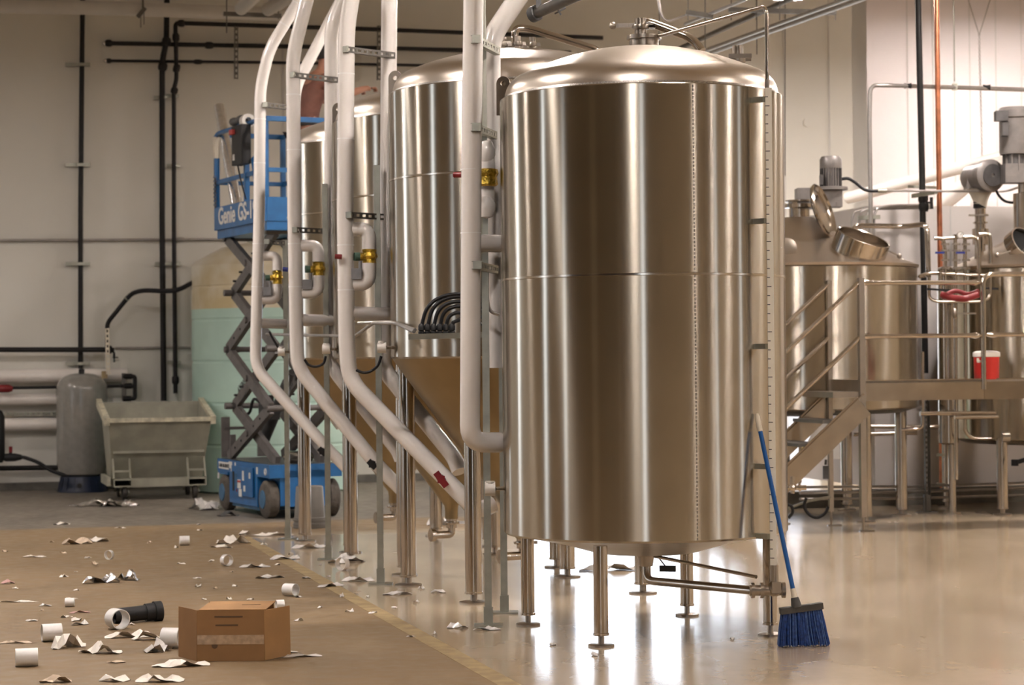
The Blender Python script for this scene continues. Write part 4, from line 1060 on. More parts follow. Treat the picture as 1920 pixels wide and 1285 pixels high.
part('lid_hinge', MB().bar(at(1566, 447, VC.y - .48), at(1572, 470, VC.y - .5), .05, .05), 'steel_plain', ld_)
part('latch_rod', MB().cyl(at(1665, 470, VC.y - .5), at(1685, 480, VC.y - .55), .007, 8).ball(at(1686, 480, VC.y - .55), .026, 10), 'steel_plain', mw)
part('side_fitting', MB().lathe([(.02, -.02), (.10, -.02), (.10, .02), (.06, .03), (.02, .03)], at(1474, 466, VC.y - .9), 20, Matrix.Rotation(math.pi / 2, 3, 'X')), 'steel_plain', t)
part('overflow_pipe', MB().tube(fillet([at(1599, 452, 21.9), at(1600, 423, 21.9), at(1695, 425, 21.7), at(1738, 420, 21.5), at(1741, 520, 21.5)], .08), .026, 12), 'steel_tube', t)
# gear motor on the mash vessel
g0 = VC + V(0, 0, 3.10)
t = thing('gear_motor', 'grey upright gear motor on top of the mash vessel by the open lid', 'motor', g0)
part('gearbox', MB().box(at(1508, 373, VC.y), (.16, .22, .20)).box(at(1548, 372, VC.y), (.30, .20, .18)), 'motor_grey', t)
part('flange', MB().lathe([(.001, 0), (.165, 0), (.165, .03), (.12, .035), (.001, .036)], at(1558, 357, VC.y), 24), 'motor_grey', t)
mtr = part('motor_body', MB().lathe([(.001, 0), (.098, 0), (.098, .20), (.001, .2)], at(1558, 352, VC.y), 24), 'motor_grey', t)
for k in range(24):
    a = 2 * math.pi * k / 24; d = V(math.cos(a), math.sin(a), 0); p = at(1558, 352, VC.y) + d * .10
    part('cooling_fin', MB().bar(p, p + V(0, 0, .19), .006, .016, d), 'motor_dark', mtr)
part('fan_cover', MB().lathe([(.105, 0), (.108, .01), (.108, .09), (.09, .12), (.002, .125)], at(1558, 352, VC.y) + V(0, 0, .185), 28), 'motor_grey', t)
part('terminal_box', MB().box(at(1540, 338, VC.y - .09), (.03, .08, .10)), 'motor_dark', t)
part('eye_plate', MB().box(at(1574, 383, VC.y - .1), (.05, .02, .05)), 'motor_grey', t)
part('cable', MB().tube(smooth_path([at(1577, 336, VC.y), at(1590, 335, VC.y), at(1603, 342, VC.y), at(1618, 354, VC.y), at(1632, 358, VC.y), at(1650, 358, VC.y)], 6).__add__([at(1920, 359, 22.6), at(1960, 340, 22.6)]) if False else smooth_path([at(1577, 336, VC.y), at(1590, 335, VC.y), at(1603, 342, VC.y), at(1618, 354, VC.y), at(1632, 358, VC.y), at(1650, 358, VC.y)], 6), .016, 8), 'rubber', t)
part('conduit', MB().tube(fillet([at(1648, 358, VC.y), at(1660, 358, VC.y), at(1890, 359, 22.4), at(1925, 345, 22.4)], .1), .012, 8), 'conduit', t)
part('conduit_joint', MB().tube([at(1646, 358, VC.y), at(1662, 358, VC.y)], .022, 10), 'zinc', t)

# platform, stairs, rails
P1 = gnd(1619, 997); P2 = gnd(1562, 987); SU = -BU
P2 = P1 + BV * .72
zd = 1.355
t = thing('brew_platform', 'stainless steel working platform with a wide fascia band and railings', 'platform', P1)
e1 = P1 + BU * 1.20; e2 = e1 + (BU * .97 - BV * .10).normalized() * 2.2
def fascia(a, b): return MB().prism([(0, 0), (1, 0), (1, 1), (0, 1)], a + V(0, 0, zd - .19), b - a, V(0, 0, .19), BV * .012)
part('fascia', fascia(P1, e1), 'steel_sheet', t); part('fascia', fascia(e1 + BU * .004, e2), 'steel_sheet', t)
part('end_fascia', MB().prism([(0, 0), (1, 0), (1, 1), (0, 1)], P1 + V(0, 0, zd - .14), BV * .72, V(0, 0, .14), BU * .012), 'steel_plain', t)
part('deck', MB().add([P1 + V(0, 0, zd - .03), e1 + V(0, 0, zd - .03), e2 + V(0, 0, zd - .03), e2 + BV * .62 + V(0, 0, zd - .03), e1 + BV * .62 + V(0, 0, zd - .03), P1 + BV * .62 + V(0, 0, zd - .03)] + [p + V(0, 0, zd - .01) for p in (P1, e1, e2, e2 + BV * .62, e1 + BV * .62, P1 + BV * .62)],
     [(5, 4, 3, 2, 1, 0), (6, 7, 8, 9, 10, 11)] + [(i, (i + 1) % 6, 6 + (i + 1) % 6, 6 + i) for i in range(6)]), 'steel_plain', t)
for p, zt in ((P1, 2.27), (P2, 2.27)):
    part('post', MB().bar(p + V(0, 0, .13), p + V(0, 0, zt), .052 if p is P1 else .04, .052 if p is P1 else .04, BU), 'steel_plain', t)
    part('post_foot', MB().cyl(p + V(0, 0, .0), p + V(0, 0, .14), .012, 8).box(p + V(.03, 0, .004), (.13, .07, .008)), 'steel_plain', t)
rp = e1 + V(0, 0, 0)
for z, r in ((2.225, .021), (1.745, .021)):
    a, b = P1 + BU * .02 + V(0, 0, z), e1 - BU * .02 + V(0, 0, z)
    part('rail', MB().tube([a, a + BU * .04, a + BU * .08, b - BU * .12, b - BU * .06, b], [.028, .028, r, r, .030, .012], 14), 'steel_tube', t)
part('corner_rail', MB().tube(fillet([e1 + V(0, 0, zd - .1), e1 + V(0, 0, 2.30), e2 + V(0, 0, 2.31)], .10, 6), .024, 14), 'steel_tube', t)
a, b = e1 + V(0, 0, 1.75), e2 + V(0, 0, 1.76); d = (b - a).normalized()
part('rail', MB().tube([a + d * .02, a + d * .08, a + d * .14, b], [.012, .030, .021, .021], 14), 'steel_tube', t)
# stairs down to the left
t = thing('stair', 'stainless steel stair with copper toned stringers leading down left from the platform', 'stairs', P1 + SU * .7)
drop = Vector((SU.x, SU.y, -.86)); n1 = 1.32
for p, nm in ((P1, 'near'), (P2, 'far')):
    a = p + V(0, 0, 1.13) - BV * (.03 if nm == 'near' else -.03); b = a + drop * n1
    part('stringer', MB().bar(a, b, .012, .20).bar(a + V(0, 0, .10), b + V(0, 0, .10), .05, .012), 'steel_sheet', t)
    for z in (2.24, 1.745):
        a2 = p + V(0, 0, z); part('handrail', MB().tube([a2, a2 + drop * 1.05], .021, 12), 'steel_tube', t)
    part('rail_post', MB().tube([p + drop * 1.03 + V(0, 0, 1.15), p + drop * 1.03 + V(0, 0, 2.26)], .02, 12), 'steel_tube', t)
for k in range(5):
    c0 = P1 + drop * (.22 + k * .235) + V(0, 0, 1.16)
    part('tread', MB().prism([(0, 0), (.24, 0), (.24, .03), (0, .03)], c0 - SU * .08, SU, V(0, 0, 1), BV * .70), 'zinc_dark', t)
part('landing_plate', MB().prism([(0, 0), (.30, 0), (.30, .05), (0, .05)], P1 + SU * .28 + V(0, 0, 1.20), BU, V(0, 0, 1), BV * .70), 'steel_plain', t)
# yellow warning patch and white box under the stairs
solo('step_ladder', MB().bar(at(1478, 835, 20.6), at(1506, 820, 20.6), .03, .05).bar(at(1478, 838, 20.6), at(1478, 905, 20.6), .03, .03).bar(at(1500, 838, 20.6), at(1500, 905, 20.6), .03, .03).bar(at(1476, 865, 20.6), at(1502, 865, 20.6), .03, .025).bar(at(1476, 905, 20.6), at(1502, 905, 20.6), .03, .025), 'steel_plain', 'small metal frame half hidden under the stair beside the nearest tank', 'frame')
t = thing('wedge_block', 'white block with a yellow edge seen under the stair', 'block', at(1512, 900, 23.5))
part('block', MB().prism([(0, 0), (.45, 0), (.45, .42), (.22, .42)], at(1497, 862, 23.5), V(1, 0, 0), V(0, 0, 1), V(0, .3, 0)), 'white_plastic', t)
part('edge', MB().prism([(0, 0), (.11, 0), (.16, .16), (.08, .16)], at(1493, 862, 23.45), V(1, 0, 0), V(0, 0, 1), V(0, .03, 0)), 'ladder_yellow', t)
t = thing('floor_valve', 'shiny clamp valve with black cables by the nearest tank\'s right foot', 'valve', at(1487, 915, 19.0))
p = at(1486, 915, 19.0)
part('body', MB().cyl(p - V(.08, 0, 0), p + V(.12, 0, 0), .022, 12).cyl(p - V(0, 0, .05), p + V(0, 0, .10), .02, 12).ball(p + V(0, 0, 0), .035).cyl(p + V(.05, 0, 0), p + V(.07, 0, 0), .034, 12), 'steel_tube', t)
part('cable', MB().tube(smooth_path([at(1512, 934, 19.5), at(1508, 950, 19.5), at(1517, 965, 19.5), at(1532, 971, 19.5), at(1547, 963, 19.5), at(1553, 950, 19.5)], 6), .014, 8), 'rubber', t)
part('cable', MB().tube(smooth_path([at(1478, 972, 19.0), at(1486, 962, 19.0), at(1484, 950, 19.0), at(1474, 945, 19.0)], 6), .014, 8), 'rubber', t)
part('conduit', MB().tube([at(1480, 953, 19.3), at(1515, 940, 19.6), at(1556, 932, 20.1)], .014, 8), 'zinc', t)
for i, (y0, y1) in enumerate(((914, 911), (925, 921), (936, 934))):
    solo('floor_conduit', MB().tube([at(1500, y0, 20.6), at(1700, (y0 + y1) / 2, 21.6), at(1945, y1 - 6, 22.6)], .013, 8), 'conduit', ('upper', 'middle', 'lower')[i] + ' of three conduits running low along the curb under the platform', 'conduit', 'conduits under the platform')
solo('cable_box', MB().box(at(1548, 886, 20.0), (.05, .04, .12)).cyl(at(1548, 872, 20.0), at(1549, 862, 20.0), .012, 8), 'dark_grey', 'small dark box hanging on the stair\'s rear post', 'box')

# second vessel at the right edge
WC = V(5.42, 22.0, 0); WR = .98
t = thing('brew_vessel', 'round stainless kettle cut by the right edge of the picture', 'tank', WC)
part('shell', MB().lathe([(WR - .02, .72), (WR, .735), (WR, 2.41), (WR - .01, 2.42)], WC, 96), 'steel_shell', t)
part('top_cone', MB().lathe([(WR + .015, 2.42), (WR + .02, 2.445), (WR - .02, 2.46), (WR - .1, 2.49), (.14, 2.86), (.13, 2.87)], WC, 72), 'steel_dome', t)
part('bottom', MB().lathe([(WR - .02, .722), (WR - .15, .68), (.1, .64)], WC, 64), 'steel_plain', t)
for x, y in ((1880, 966), (1776, 952)):
    leg_part(t, gnd(x, y), .75, .055, .09)
q = at(1918, 458, WC.y - .5); zx = V(.5, -.7, .5).normalized(); o_ = zx.orthogonal().normalized(); Rm = Matrix((o_, zx.cross(o_), zx)).transposed()
part('manway_ring', MB().lathe([(.16, -.08), (.16, .04), (.175, .04), (.175, -.08)], q, 32, Rm, close=True), 'steel_tube', t)
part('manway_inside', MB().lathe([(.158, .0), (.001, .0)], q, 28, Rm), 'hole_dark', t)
part('latch_rod', MB().cyl(at(1872, 477, WC.y - .6), at(1895, 471, WC.y - .6), .008, 8).ball(at(1870, 478, WC.y - .6), .025, 10), 'steel_plain', t)
# motors over it
m0 = at(1838, 332, 22.3)
t = thing('gear_motor', 'horizontal gear motor with round fan cover facing the camera on a cream neck', 'motor', at(1838, 470, 22.3))
RX = Matrix.Rotation(math.pi / 2, 3, 'X')
tilt = Matrix.Rotation(.35, 3, 'Z') @ RX
part('motor_body', MB().lathe([(.001, -.16), (.14, -.16), (.15, -.10), (.15, .10), (.165, .11), (.165, .20), (.13, .225), (.001, .225)], m0, 28, tilt), 'motor_grey', t)
part('fan_grille', MB().lathe([(.02, .228), (.11, .228), (.115, .240), (.02, .240)], m0, 24, tilt, close=True), 'motor_dark', t)
part('gear_housing', MB().box(at(1834, 345, 22.35), (.26, .2, .16)), 'motor_grey', t)
part('terminal_box', MB().box(at(1870, 336, 22.25), (.07, .12, .14)), 'motor_dark', t)
part('neck', MB().lathe([(.06, -.18), (.075, -.10), (.10, -.04), (.15, .02)], at(1838, 358, 22.3), 24), 'motor_cream', t)
part('coupling', MB().lathe([(.055, -.045), (.066, -.04), (.066, .0), (.06, .005), (.066, .01), (.066, .045), (.055, .05)], at(1837, 383, 22.3), 20), 'rubber', t)
part('column', MB().lathe([(.05, -.62), (.05, -.32), (.085, -.31), (.085, -.15), (.055, -.145), (.055, -.10), (.075, -.095), (.075, -.08), (.055, -.075), (.055, .06)], at(1838, 402, 22.3), 24), 'steel_tube', t)
part('column_clamp', MB().lathe([(.07, -.008), (.085, -.008), (.085, .008), (.07, .008)], at(1838, 404, 22.3), 24, close=True).box(at(1822, 404, 22.25), (.06, .03, .02)), 'steel_plain', t)
part('cable', MB().tube(smooth_path([at(1866, 345, 22.2), at(1870, 362, 22.2), at(1882, 376, 22.2), at(1900, 380, 22.2), at(1930, 376, 22.2)], 6), .014, 8), 'rubber', t)
m1 = at(1905, 290, 22.0)
t = thing('gear_motor', 'tall dark gear motor at the right edge above the kettle', 'motor', at(1912, 440, 22.0))
mb_ = part('motor_body', MB().lathe([(.001, .0), (.16, .0), (.165, .03), (.165, .36), (.18, .37), (.18, .44), (.15, .475), (.001, .48)], m1, 28), 'motor_grey', t)
part('terminal_box', MB().box(at(1877, 218, 21.85), (.12, .12, .10)).box(at(1884, 242, 21.85), (.06, .08, .14)), 'motor_dark', t)
for k in range(12):
    a = 2 * math.pi * k / 12; d = V(math.cos(a), math.sin(a), 0); p = m1 - V(0, 0, .17) + d * .125
    part('stand_rib', MB().bar(p, p + V(0, 0, .17), .012, .025, d), 'motor_grey', mb_)
part('gear_stage', MB().lathe([(.12, .0), (.12, .17)], m1 - V(0, 0, .17), 20), 'motor_dark', t)
part('gear_housing', MB().box(at(1905, 326, 22.0), (.27, .26, .19)), 'motor_grey', t)
part('column', MB().lathe([(.12, -.62), (.12, -.06), (.07, -.05), (.07, .05)], at(1922, 352, 22.0), 24), 'steel_tube', t)

# vertical services and piping between the vessels
def vpipe(name, label, pts, r, m, cat='pipe', rad=.1, extra=()):
    t = thing(name, label, cat, pts[-1])
    part('run', MB().tube(fillet(pts, rad, 6), r, 14), m, t)
    for q, k, rr in extra: part('fitting', MB().tube([q + V(0, 0, k), q + V(0, 0, k * .4), q - V(0, 0, k * .4), q - V(0, 0, k)], [rr * .8, rr, rr, rr * .8], 14), m, t)
    return t
t = vpipe('drop_pipe', 'black vertical pipe with a valve, right of the mash vessel', [at(1721, -15, 22.3), at(1729, 330, 22.3), at(1735, 700, 22.3)], .032, 'black_pipe', extra=[(at(1731, 372, 22.3), .05, .052), (at(1732, 388, 22.3), .05, .052)])
part('valve_handle', MB().bar(at(1735, 380, 22.2), at(1746, 380, 22.2), .02, .02).bar(at(1746, 370, 22.2), at(1747, 392, 22.2), .03, .025), 'black_pipe', t)
part('support_strut', MB().bar(at(1712, 368, 22.4), at(1755, 360, 22.0), .04, .04).bar(at(1702, 350, 22.6), at(1756, 352, 22.6), .03, .03), 'zinc', t)
t = vpipe('copper_pipe', 'copper water pipe rising to the ceiling beside the black pipe', [at(1756, -15, 22.4), at(1760, 300, 22.4), at(1764, 560, 22.4), at(1766, 915, 22.4)], .027, 'copper')
for y in (853, 908): part('pipe_clamp', MB().bar(at(1757, y, 22.35), at(1772, y + 1, 22.35), .03, .03), 'zinc', t)
vpipe('conduit_bend', 'grey conduit rising and bending right along the far wall', [at(1635, 560, 22.35), at(1630, 215, 22.35), at(1632, 160, 22.35), at(1660, 160, 22.35), at(1950, 169, 23.0)], .022, 'conduit', 'conduit', .30, ())
for x in (1702, 1850): 
    q = at(x, 161 + (x - 1702) * .02, 22.35 + (x - 1660) * .0022); solo('conduit_coupling', MB().tube([q - V(.035, 0, 0), q - V(.01, 0, 0), q + V(.01, 0, 0), q + V(.035, 0, 0)], [.030, .024, .024, .030], 12), 'plastic_black', ('left' if x < 1800 else 'right') + ' black coupling on the bent grey conduit', 'coupling')
q = at(1790, 163, 22.64); solo('conduit_hanger', MB().cyl(q + V(0, 0, .06), V(q.x, q.y, HH), .006, 6).box(q, (.05, .04, .07)), 'zinc', 'thin rod hanger holding the bent grey conduit', 'hanger')
for k in range(4):
    x = 1597 + k * 14
    vpipe('cold_room_conduit', ('first', 'second', 'third', 'fourth')[k] + ' small conduit from the left climbing and bending over the cold room corner', [at(x + 2, 560, 22.6), at(x, 412 - k * 2, 22.6), at(x + 4, 398 - k * 2, 22.6), at(x + 26, 392 - k * 2, 22.65), at(1745, 390 - k * 2, 22.85)], .013, 'conduit', 'conduit', .12)
solo('strut_clip', MB().bar(at(1608, 409, 22.55), at(1650, 407, 22.55), .04, .04), 'zinc', 'short strut clip across the small conduits on the cold room corner', 'strut')
# chain and spreader hanging before the bright wall
t = thing('hanging_chain', 'thin chain hanging in a Y before the bright wall at right', 'chain', at(1842, 315, 26.5))
cc = MB(); q0, q1 = at(1836, 66, 26.5), at(1842, 315, 26.5)
for i in range(64):
    p = q0 + (q1 - q0) * (i / 63); cc.lathe([(.010, -.004), (.016, -.004), (.016, .004), (.010, .004)], p, 6, Matrix.Rotation(math.pi / 2 * (i % 2), 3, 'Z') @ RX, close=True)
ch_ = part('chain', cc, 'conduit', t); ch_['kind'] = 'stuff'
for x in (1812, 1860): part('leg_wire', MB().cyl(at(x, -12, 26.5), q0, .006, 6), 'conduit', t)
# white ducts over the cold room
solo('white_duct', MB().tube([at(1588, 372, 27.5), at(1905, 287, 26.0)], .075, 16), 'pvc_white', 'long white insulated duct climbing right above the cold room', 'duct')
solo('white_duct', MB().tube(fillet([at(1758, 388, 26.3), at(1780, 372, 26.2), at(1836, 326, 26.0), at(1900, 300, 26)], .15), .10, 16), 'pvc_white', 'thick white duct elbow dropping onto the cold room roof', 'duct')

# column heat exchanger and pipe tree
p0 = at(1775, 500, 21.6); p1 = at(1776, 834, 21.6)
t = thing('steel_column', 'bright narrow stainless column standing between the two brewing vessels', 'column', V(p1.x, p1.y, 0))
part('body', MB().lathe([(.06, p1.z), (.098, p1.z + .02), (.098, p0.z - .02), (.06, p0.z)], V(p0.x, p0.y, 0), 28), 'steel_tube', t)
part('stand', MB().cyl(V(p0.x + .03, p0.y, 0), V(p0.x + .03, p0.y, p1.z + .05), .038, 16).cyl(V(p0.x + .03, p0.y, 0), V(p0.x + .03, p0.y, .012), .09, 20), 'steel_tube', t)
tree = thing('pipe_tree', 'cluster of polished pipes with blue valve levers and a gauge between the vessels', 'piping', at(1800, 720, 21.4))
def tp(n, pts, r, m='steel_tube', rad=.06, par=None): return part(n, MB().tube(fillet(pts, rad, 6), r, 12), m, par or tree)
Yp = 21.3
vert = [(1770, 445, 1775, 740), (1791, 440, 1793, 900), (1809, 446, 1811, 740)]
for i, (xa, ya, xb, yb2) in enumerate(vert):
    pts = [at(xa, ya, Yp), at(xb, yb2, Yp)]
    if i == 0: pts = [at(1752, 447, Yp), at(1768, 447, Yp)] + [at(1772, 470, Yp), at(1774, 740, Yp)]
    v_ = tp('standpipe', pts, .019)
    for y in (458, 470, 488, 503):
        q = at(xa + 1, y, Yp); part('clamp', MB().lathe([(.02, -.009), (.034, -.008), (.034, .008), (.02, .009)], q, 14, close=True).box(q + V(.035, 0, 0), (.02, .02, .02)), 'steel_plain', v_)
    if i != 1:
        q = at(xa, 474, Yp - .04); part('valve_lever', MB().bar(q - V(.085, 0, 0), q + V(.0, 0, 0), .018, .02), 'blue_lever', v_, label='blue valve lever')
tp('elbow_pipe', [at(1808, 446, Yp), at(1832, 443, Yp), at(1836, 470, Yp), at(1836, 530, Yp)], .022)
tp('elbow_pipe', [at(1836, 440, Yp + .1), at(1855, 437, Yp + .1), at(1857, 460, Yp + .1), at(1857, 640, Yp + .1)], .022)
tp('cross_pipe', [at(1765, 448, Yp), at(1812, 444, Yp)], .017)
gq = at(1800, 441, Yp - .05)
gg = part('gauge', MB().lathe([(.001, -.02), (.032, -.02), (.034, .02), (.001, .02)], gq, 20, RX), 'steel_plain', tree)
part('dial', MB().lathe([(.001, .0205), (.027, .0205), (.027, .022), (.001, .022)], gq, 20, RX), 'gauge_face', gg); part('needle', MB().bar(gq + V(0, -.024, 0), gq + V(.015, -.024, .015), .004, .003), 'ink', gg)
tp('manifold_pipe', [at(1735, 517, Yp), at(1720, 520, Yp), at(1741, 512, Yp), at(1852, 517, Yp)], .018)
tp('manifold_pipe', [at(1742, 520, Yp - .1), at(1742, 560, Yp - .1), at(1758, 566, Yp - .1), at(1842, 566, Yp - .1), at(1857, 558, Yp - .1), at(1857, 510, Yp - .1)], .016)
tp('manifold_pipe', [at(1763, 507, Yp - .1), at(1763, 560, Yp - .1)], .018)
tp('drop_leg', [at(1730, 660, Yp), at(1730, 750, Yp), at(1730, 805, Yp), at(1690, 806, Yp)], .016)
tp('drop_leg', [at(1808, 740, Yp), at(1810, 810, Yp), at(1822, 822, Yp), at(1945, 825, Yp + .2)], .020)
tp('under_pipe', [at(1620, 800, 22.4), at(1745, 801, 22.4), at(1800, 799, 22.4)], .022); tp('under_pipe', [at(1600, 815, 22.4), at(1720, 812, 22.4)], .022)
tp('under_pipe', [at(1725, 776, 21.2), at(1945, 774, 21.4)], .022); tp('under_pipe', [at(1790, 783, 21.2), at(1945, 781, 21.4)], .020)
part('butterfly_valve', MB().lathe([(.02, -.04), (.05, -.035), (.05, .035), (.02, .04)], at(1886, 820, 21.0), 16, Matrix.Rotation(math.pi / 2, 3, 'Y')).cyl(at(1880, 822, 21.0), at(1893, 822, 21.0), .03, 12), 'steel_plain', tree)
part('black_valve', MB().cyl(at(1903, 862, 21.0), at(1903, 874, 21.0), .035, 14).bar(at(1903, 868, 21.0), at(1930, 860, 21.0), .04, .04), 'rubber', tree)
part('sample_valve', MB().ball(at(1790, 588, Yp - .1), .03, 10, 1.8).bar(at(1795, 588, Yp - .1), at(1830, 588, Yp - .1), .014, .014), 'steel_plain', tree)
part('lever_arm', MB().bar(at(1738, 542, Yp - .12), at(1795, 546, Yp - .12), .02, .02).bar(at(1840, 540, Yp - .1), at(1872, 542, Yp - .1), .02, .02), 'rubber', tree)
tp('kettle_pipe', [at(1836, 430, 21.8), at(1836, 560, 21.8)], .045)
# perforated post behind platform
mb = MB(); slotted(mb, gnd(1738, 962), V(gnd(1738, 962).x, gnd(1738, 962).y, 1.3), .05, .04, 26, BU); mb.box(gnd(1738, 962) + V(0, 0, .006), (.20, .12, .012)).box(gnd(1738, 962) + V(0, 0, .10), (.06, .06, .16))
solo('strut_post', mb, 'zinc_dark', 'perforated strut post under the platform right of the mash vessel', 'post', 'galvanised strut posts beside the tanks')
# hose coil (dark red) on the rail
t = solo('red_hose', MB().tube(smooth_path([at(1765, 552, 19.75), at(1785, 558, 19.7), at(1810, 560, 19.65), at(1833, 553, 19.7)], 6), .030, 10).tube(smooth_path([at(1768, 558, 19.75), at(1790, 546, 19.8), at(1815, 552, 19.8), at(1835, 546, 19.75)], 6), .022, 10), 'red', 'dark red hose draped over the platform piping', 'hose')
# red drink cooler on the platform
q = at(1850, 712, 19.9); q = V(q.x, q.y, zd - .01)
t = thing('drink_cooler', 'red round drink cooler with a white lid standing on the platform', 'cooler', q)
part('body', MB().lathe([(.105, 0), (.112, .01), (.116, .20), (.118, .205)], q, 32), 'red_cooler', t)
part('lid', MB().lathe([(.118, .203), (.124, .21), (.122, .245), (.09, .258), (.01, .262)], q, 32), 'white_plastic', t)
part('spigot', MB().cyl(q + V(-.08, -.08, .165), q + V(-.1, -.1, .165), .014, 10).box(q + V(-.1, -.1, .18), (.02, .02, .03)), 'white_plastic', t)

# ------------------------------------------------------------------ overhead pipes at the top
t = thing('sprinkler_pipe', 'thick dark pipe end with a flange hanging at the top centre', 'pipe', at(1010, 30, 14.5))
a, b = at(1002, 26, 14.5), at(1090, -12, 14.2)
part('run', MB().tube([a, b], .038, 16), 'zinc_dark', t)
part('end_cap', MB().tube([a - (b - a) * .05, a + (b - a) * .06], .054, 16), 'dark_grey', t)
part('hanger', MB().bar(at(1010, -12, 14.45), at(1010, 16, 14.45), .035, .035).bar(at(1034, 0, 14.4), at(1052, 28, 14.4), .010, .010).bar(at(1060, 15, 14.4), at(1040, 26, 14.4), .010, .010), 'dark_grey', t)
for i, (a, b, r, m, lab) in enumerate((((1250, 102, 26.5), (1500, -10, 23), .030, 'zinc_dark', 'dark overhead pipe slanting up behind the tank dome'), ((1320, 96, 24), (1620, -14, 20), .022, 'conduit', 'bright thin overhead pipe slanting to the top right, first of two'), ((1330, 100, 24), (1650, -14, 20), .026, 'conduit', 'bright overhead pipe slanting to the top right, lower of two'), ((1285, 45, 21), (1400, -2, 19.5), .016, 'conduit', 'short bright conduit entering the small trapeze at the top'))):
    solo('overhead_pipe', MB().tube([at(*a), at(*b)], r, 12), m, lab, 'pipe', 'overhead pipes')
solo('overhead_conduit', MB().tube(fillet([at(1233, -12, 20.5), at(1238, 25, 20.5), at(1250, 42, 20.5), at(1290, 28, 20.5)], .1), .014, 10), 'conduit', 'thin bent conduit dropping into the small trapeze at the top', 'conduit')
for x0, y0, x1, y1, Y, rods, lab in ((1286, 23, 1337, 31, 20.4, (1290, 1322), 'short strut trapeze hanging above the nearest tank'), (1366, 18, 1568, 24, 22.0, (1371, 1418, 1462, 1566), 'long strut trapeze under the glowing lamp')):
    t = thing('strut_trapeze', lab, 'hanger', at((x0 + x1) / 2, y1, Y))
    part('strut', MB().bar(at(x0, y0, Y), at(x1, y1, Y), .05, .045), 'zinc_dark', t)
    for x in rods: part('rod', MB().bar(at(x, -14, Y), at(x, 38, Y), .010, .010), 'zinc_dark', t)
for x, y1 in ((1236, 100), (1322, 95), (1419, 102), (1472, 330)):
    solo('hanging_wire', MB().cyl(at(x, -14, 24.5), at(x, y1, 24.5), .006, 6), 'zinc_dark', 'thin hanging wire %s' % {1236: 'left of the tank dome\'s bent pipe', 1322: 'above the small trapeze', 1419: 'right of the small trapeze', 1472: 'just right of the nearest tank'}[x], 'wire', 'thin hanging wires')
# ------------------------------------------------------------------ floor: tape, broom, box, litter
a, b = gnd(432, 1004), gnd(1085, 1296)
ta = B(2.70, a.dot(BV)); tb = B(2.70, 9.5)
solo('floor_tape', MB().prism([(0, 0), (1, 0), (1, 1), (0, 1)], B(2.66, 9.6, .0005), BV * (19.6 - 9.6), BU * .11, V(0, 0, .0016)), 'tape', 'worn yellowish tape line running along the floor between brown and glossy areas', 'tape')

# broom leaning on the nearest tank
bb = gnd(1503, 1212)
t = thing('broom', 'blue handled angle broom leaning on the nearest tank', 'broom', bb)
tipd = on_shell(1413); tip = TC + tipd * (TR + .016); tip = V(tip.x, tip.y, at(1414, 776, tip.y).z)
hb_ = V(bb.x - .035, bb.y, .265)
ax = (tip - hb_).normalized()
part('handle', MB().tube([hb_ + ax * .03, tip - ax * .09], .0125, 14), 'blue_handle', t)
part('tip_grip', MB().tube([tip - ax * .10, tip - ax * .02, tip], [.0145, .0145, .010], 14), 'cream_plastic', t, label='cream plastic tip')
part('ferrule', MB().tube([hb_ - ax * .01, hb_ + ax * .05], [.018, .0135], 14), 'cream_plastic', t)
sw = V(.99, .10, 0).normalized()
cp0 = V(bb.x, bb.y, .205)
part('socket', MB().tube([hb_ - ax * .055, hb_ + ax * .0], [.030, .022], 14), 'broom_cap', t)
part('head_cap', MB().bar(cp0 - sw * .118 + V(0, 0, -.012), cp0 + sw * .118 + V(0, 0, .014), .05, .034), 'broom_cap', t)
rng = random.Random(4)
for nm, m, n_ in (('bristles', 'bristle', 420), ('light_bristles', 'bristle_light', 60)):
    mb = MB()
    for i in range(n_):
        f = rng.uniform(-1, 1); dy = rng.uniform(-1, 1)
        p = cp0 + sw * f * .112 + V(0, dy * .018, f * .013 - .008); e = cp0 + sw * (f * .142 + .012 + rng.uniform(-.006, .006)) + V(0, dy * .035 - .005, 0); e.z = rng.uniform(.001, .012)
        mb.tube([p, (p + e) / 2 + V(rng.uniform(-.004, .004), 0, 0), e], .0024, 3, False)
    o = part(nm, mb, m, t); o['kind'] = 'stuff'

# cardboard box
cb = gnd(433, 1240); cb.z = 0
t = thing('cardboard_box', 'open brown cardboard box with side flaps swung out on the floor', 'box', cb, rz=-.02)
w2, hB, dB = .178, .270, .40
def lb(name, mb, m, par=None): return part(name, mb, m, par or t, local=True)
th = .005
lb('front_panel', MB().box((0, 0, hB / 2), (2 * w2, th, hB)), 'cardboard')
lb('back_panel', MB().box((0, dB, hB / 2), (2 * w2, th, hB)), 'cardboard')
lb('top_panel', MB().box((.01, dB / 2, hB), (2 * w2, dB, th)), 'cardboard_lit')
lb('bottom_panel', MB().box((0, dB / 2, th / 2), (2 * w2, dB, th)), 'cardboard')
lb('left_flap', MB().bar((-w2, 0, hB / 2), (-w2 - .125, .16, hB / 2 + .004), th, hB, (0, 0, 1)), 'cardboard')
lb('right_flap', MB().bar((w2, 0, hB / 2), (w2 + .115, .17, hB / 2 + .004), th, hB - .004, (0, 0, 1)), 'cardboard_lit')
lb('packing_tape', MB().box((0, -.004, hB * .42), (2 * w2 - .002, .002, .05)), 'clear_tape')
for z, x, w_ in ((.235, -.01, .15), (.19, -.02, .12), (.10, .10, .06)): lb('print_line', MB().box((x, -.0035, z), (w_, .001, .008)), 'print_dark')
lb('print_mark', MB().lathe([(.001, .0), (.016, .0), (.016, .001), (.001, .001)], (-.085, -.003, .082), 16, Matrix.Rotation(math.pi / 2, 3, 'X')), 'print_dark')
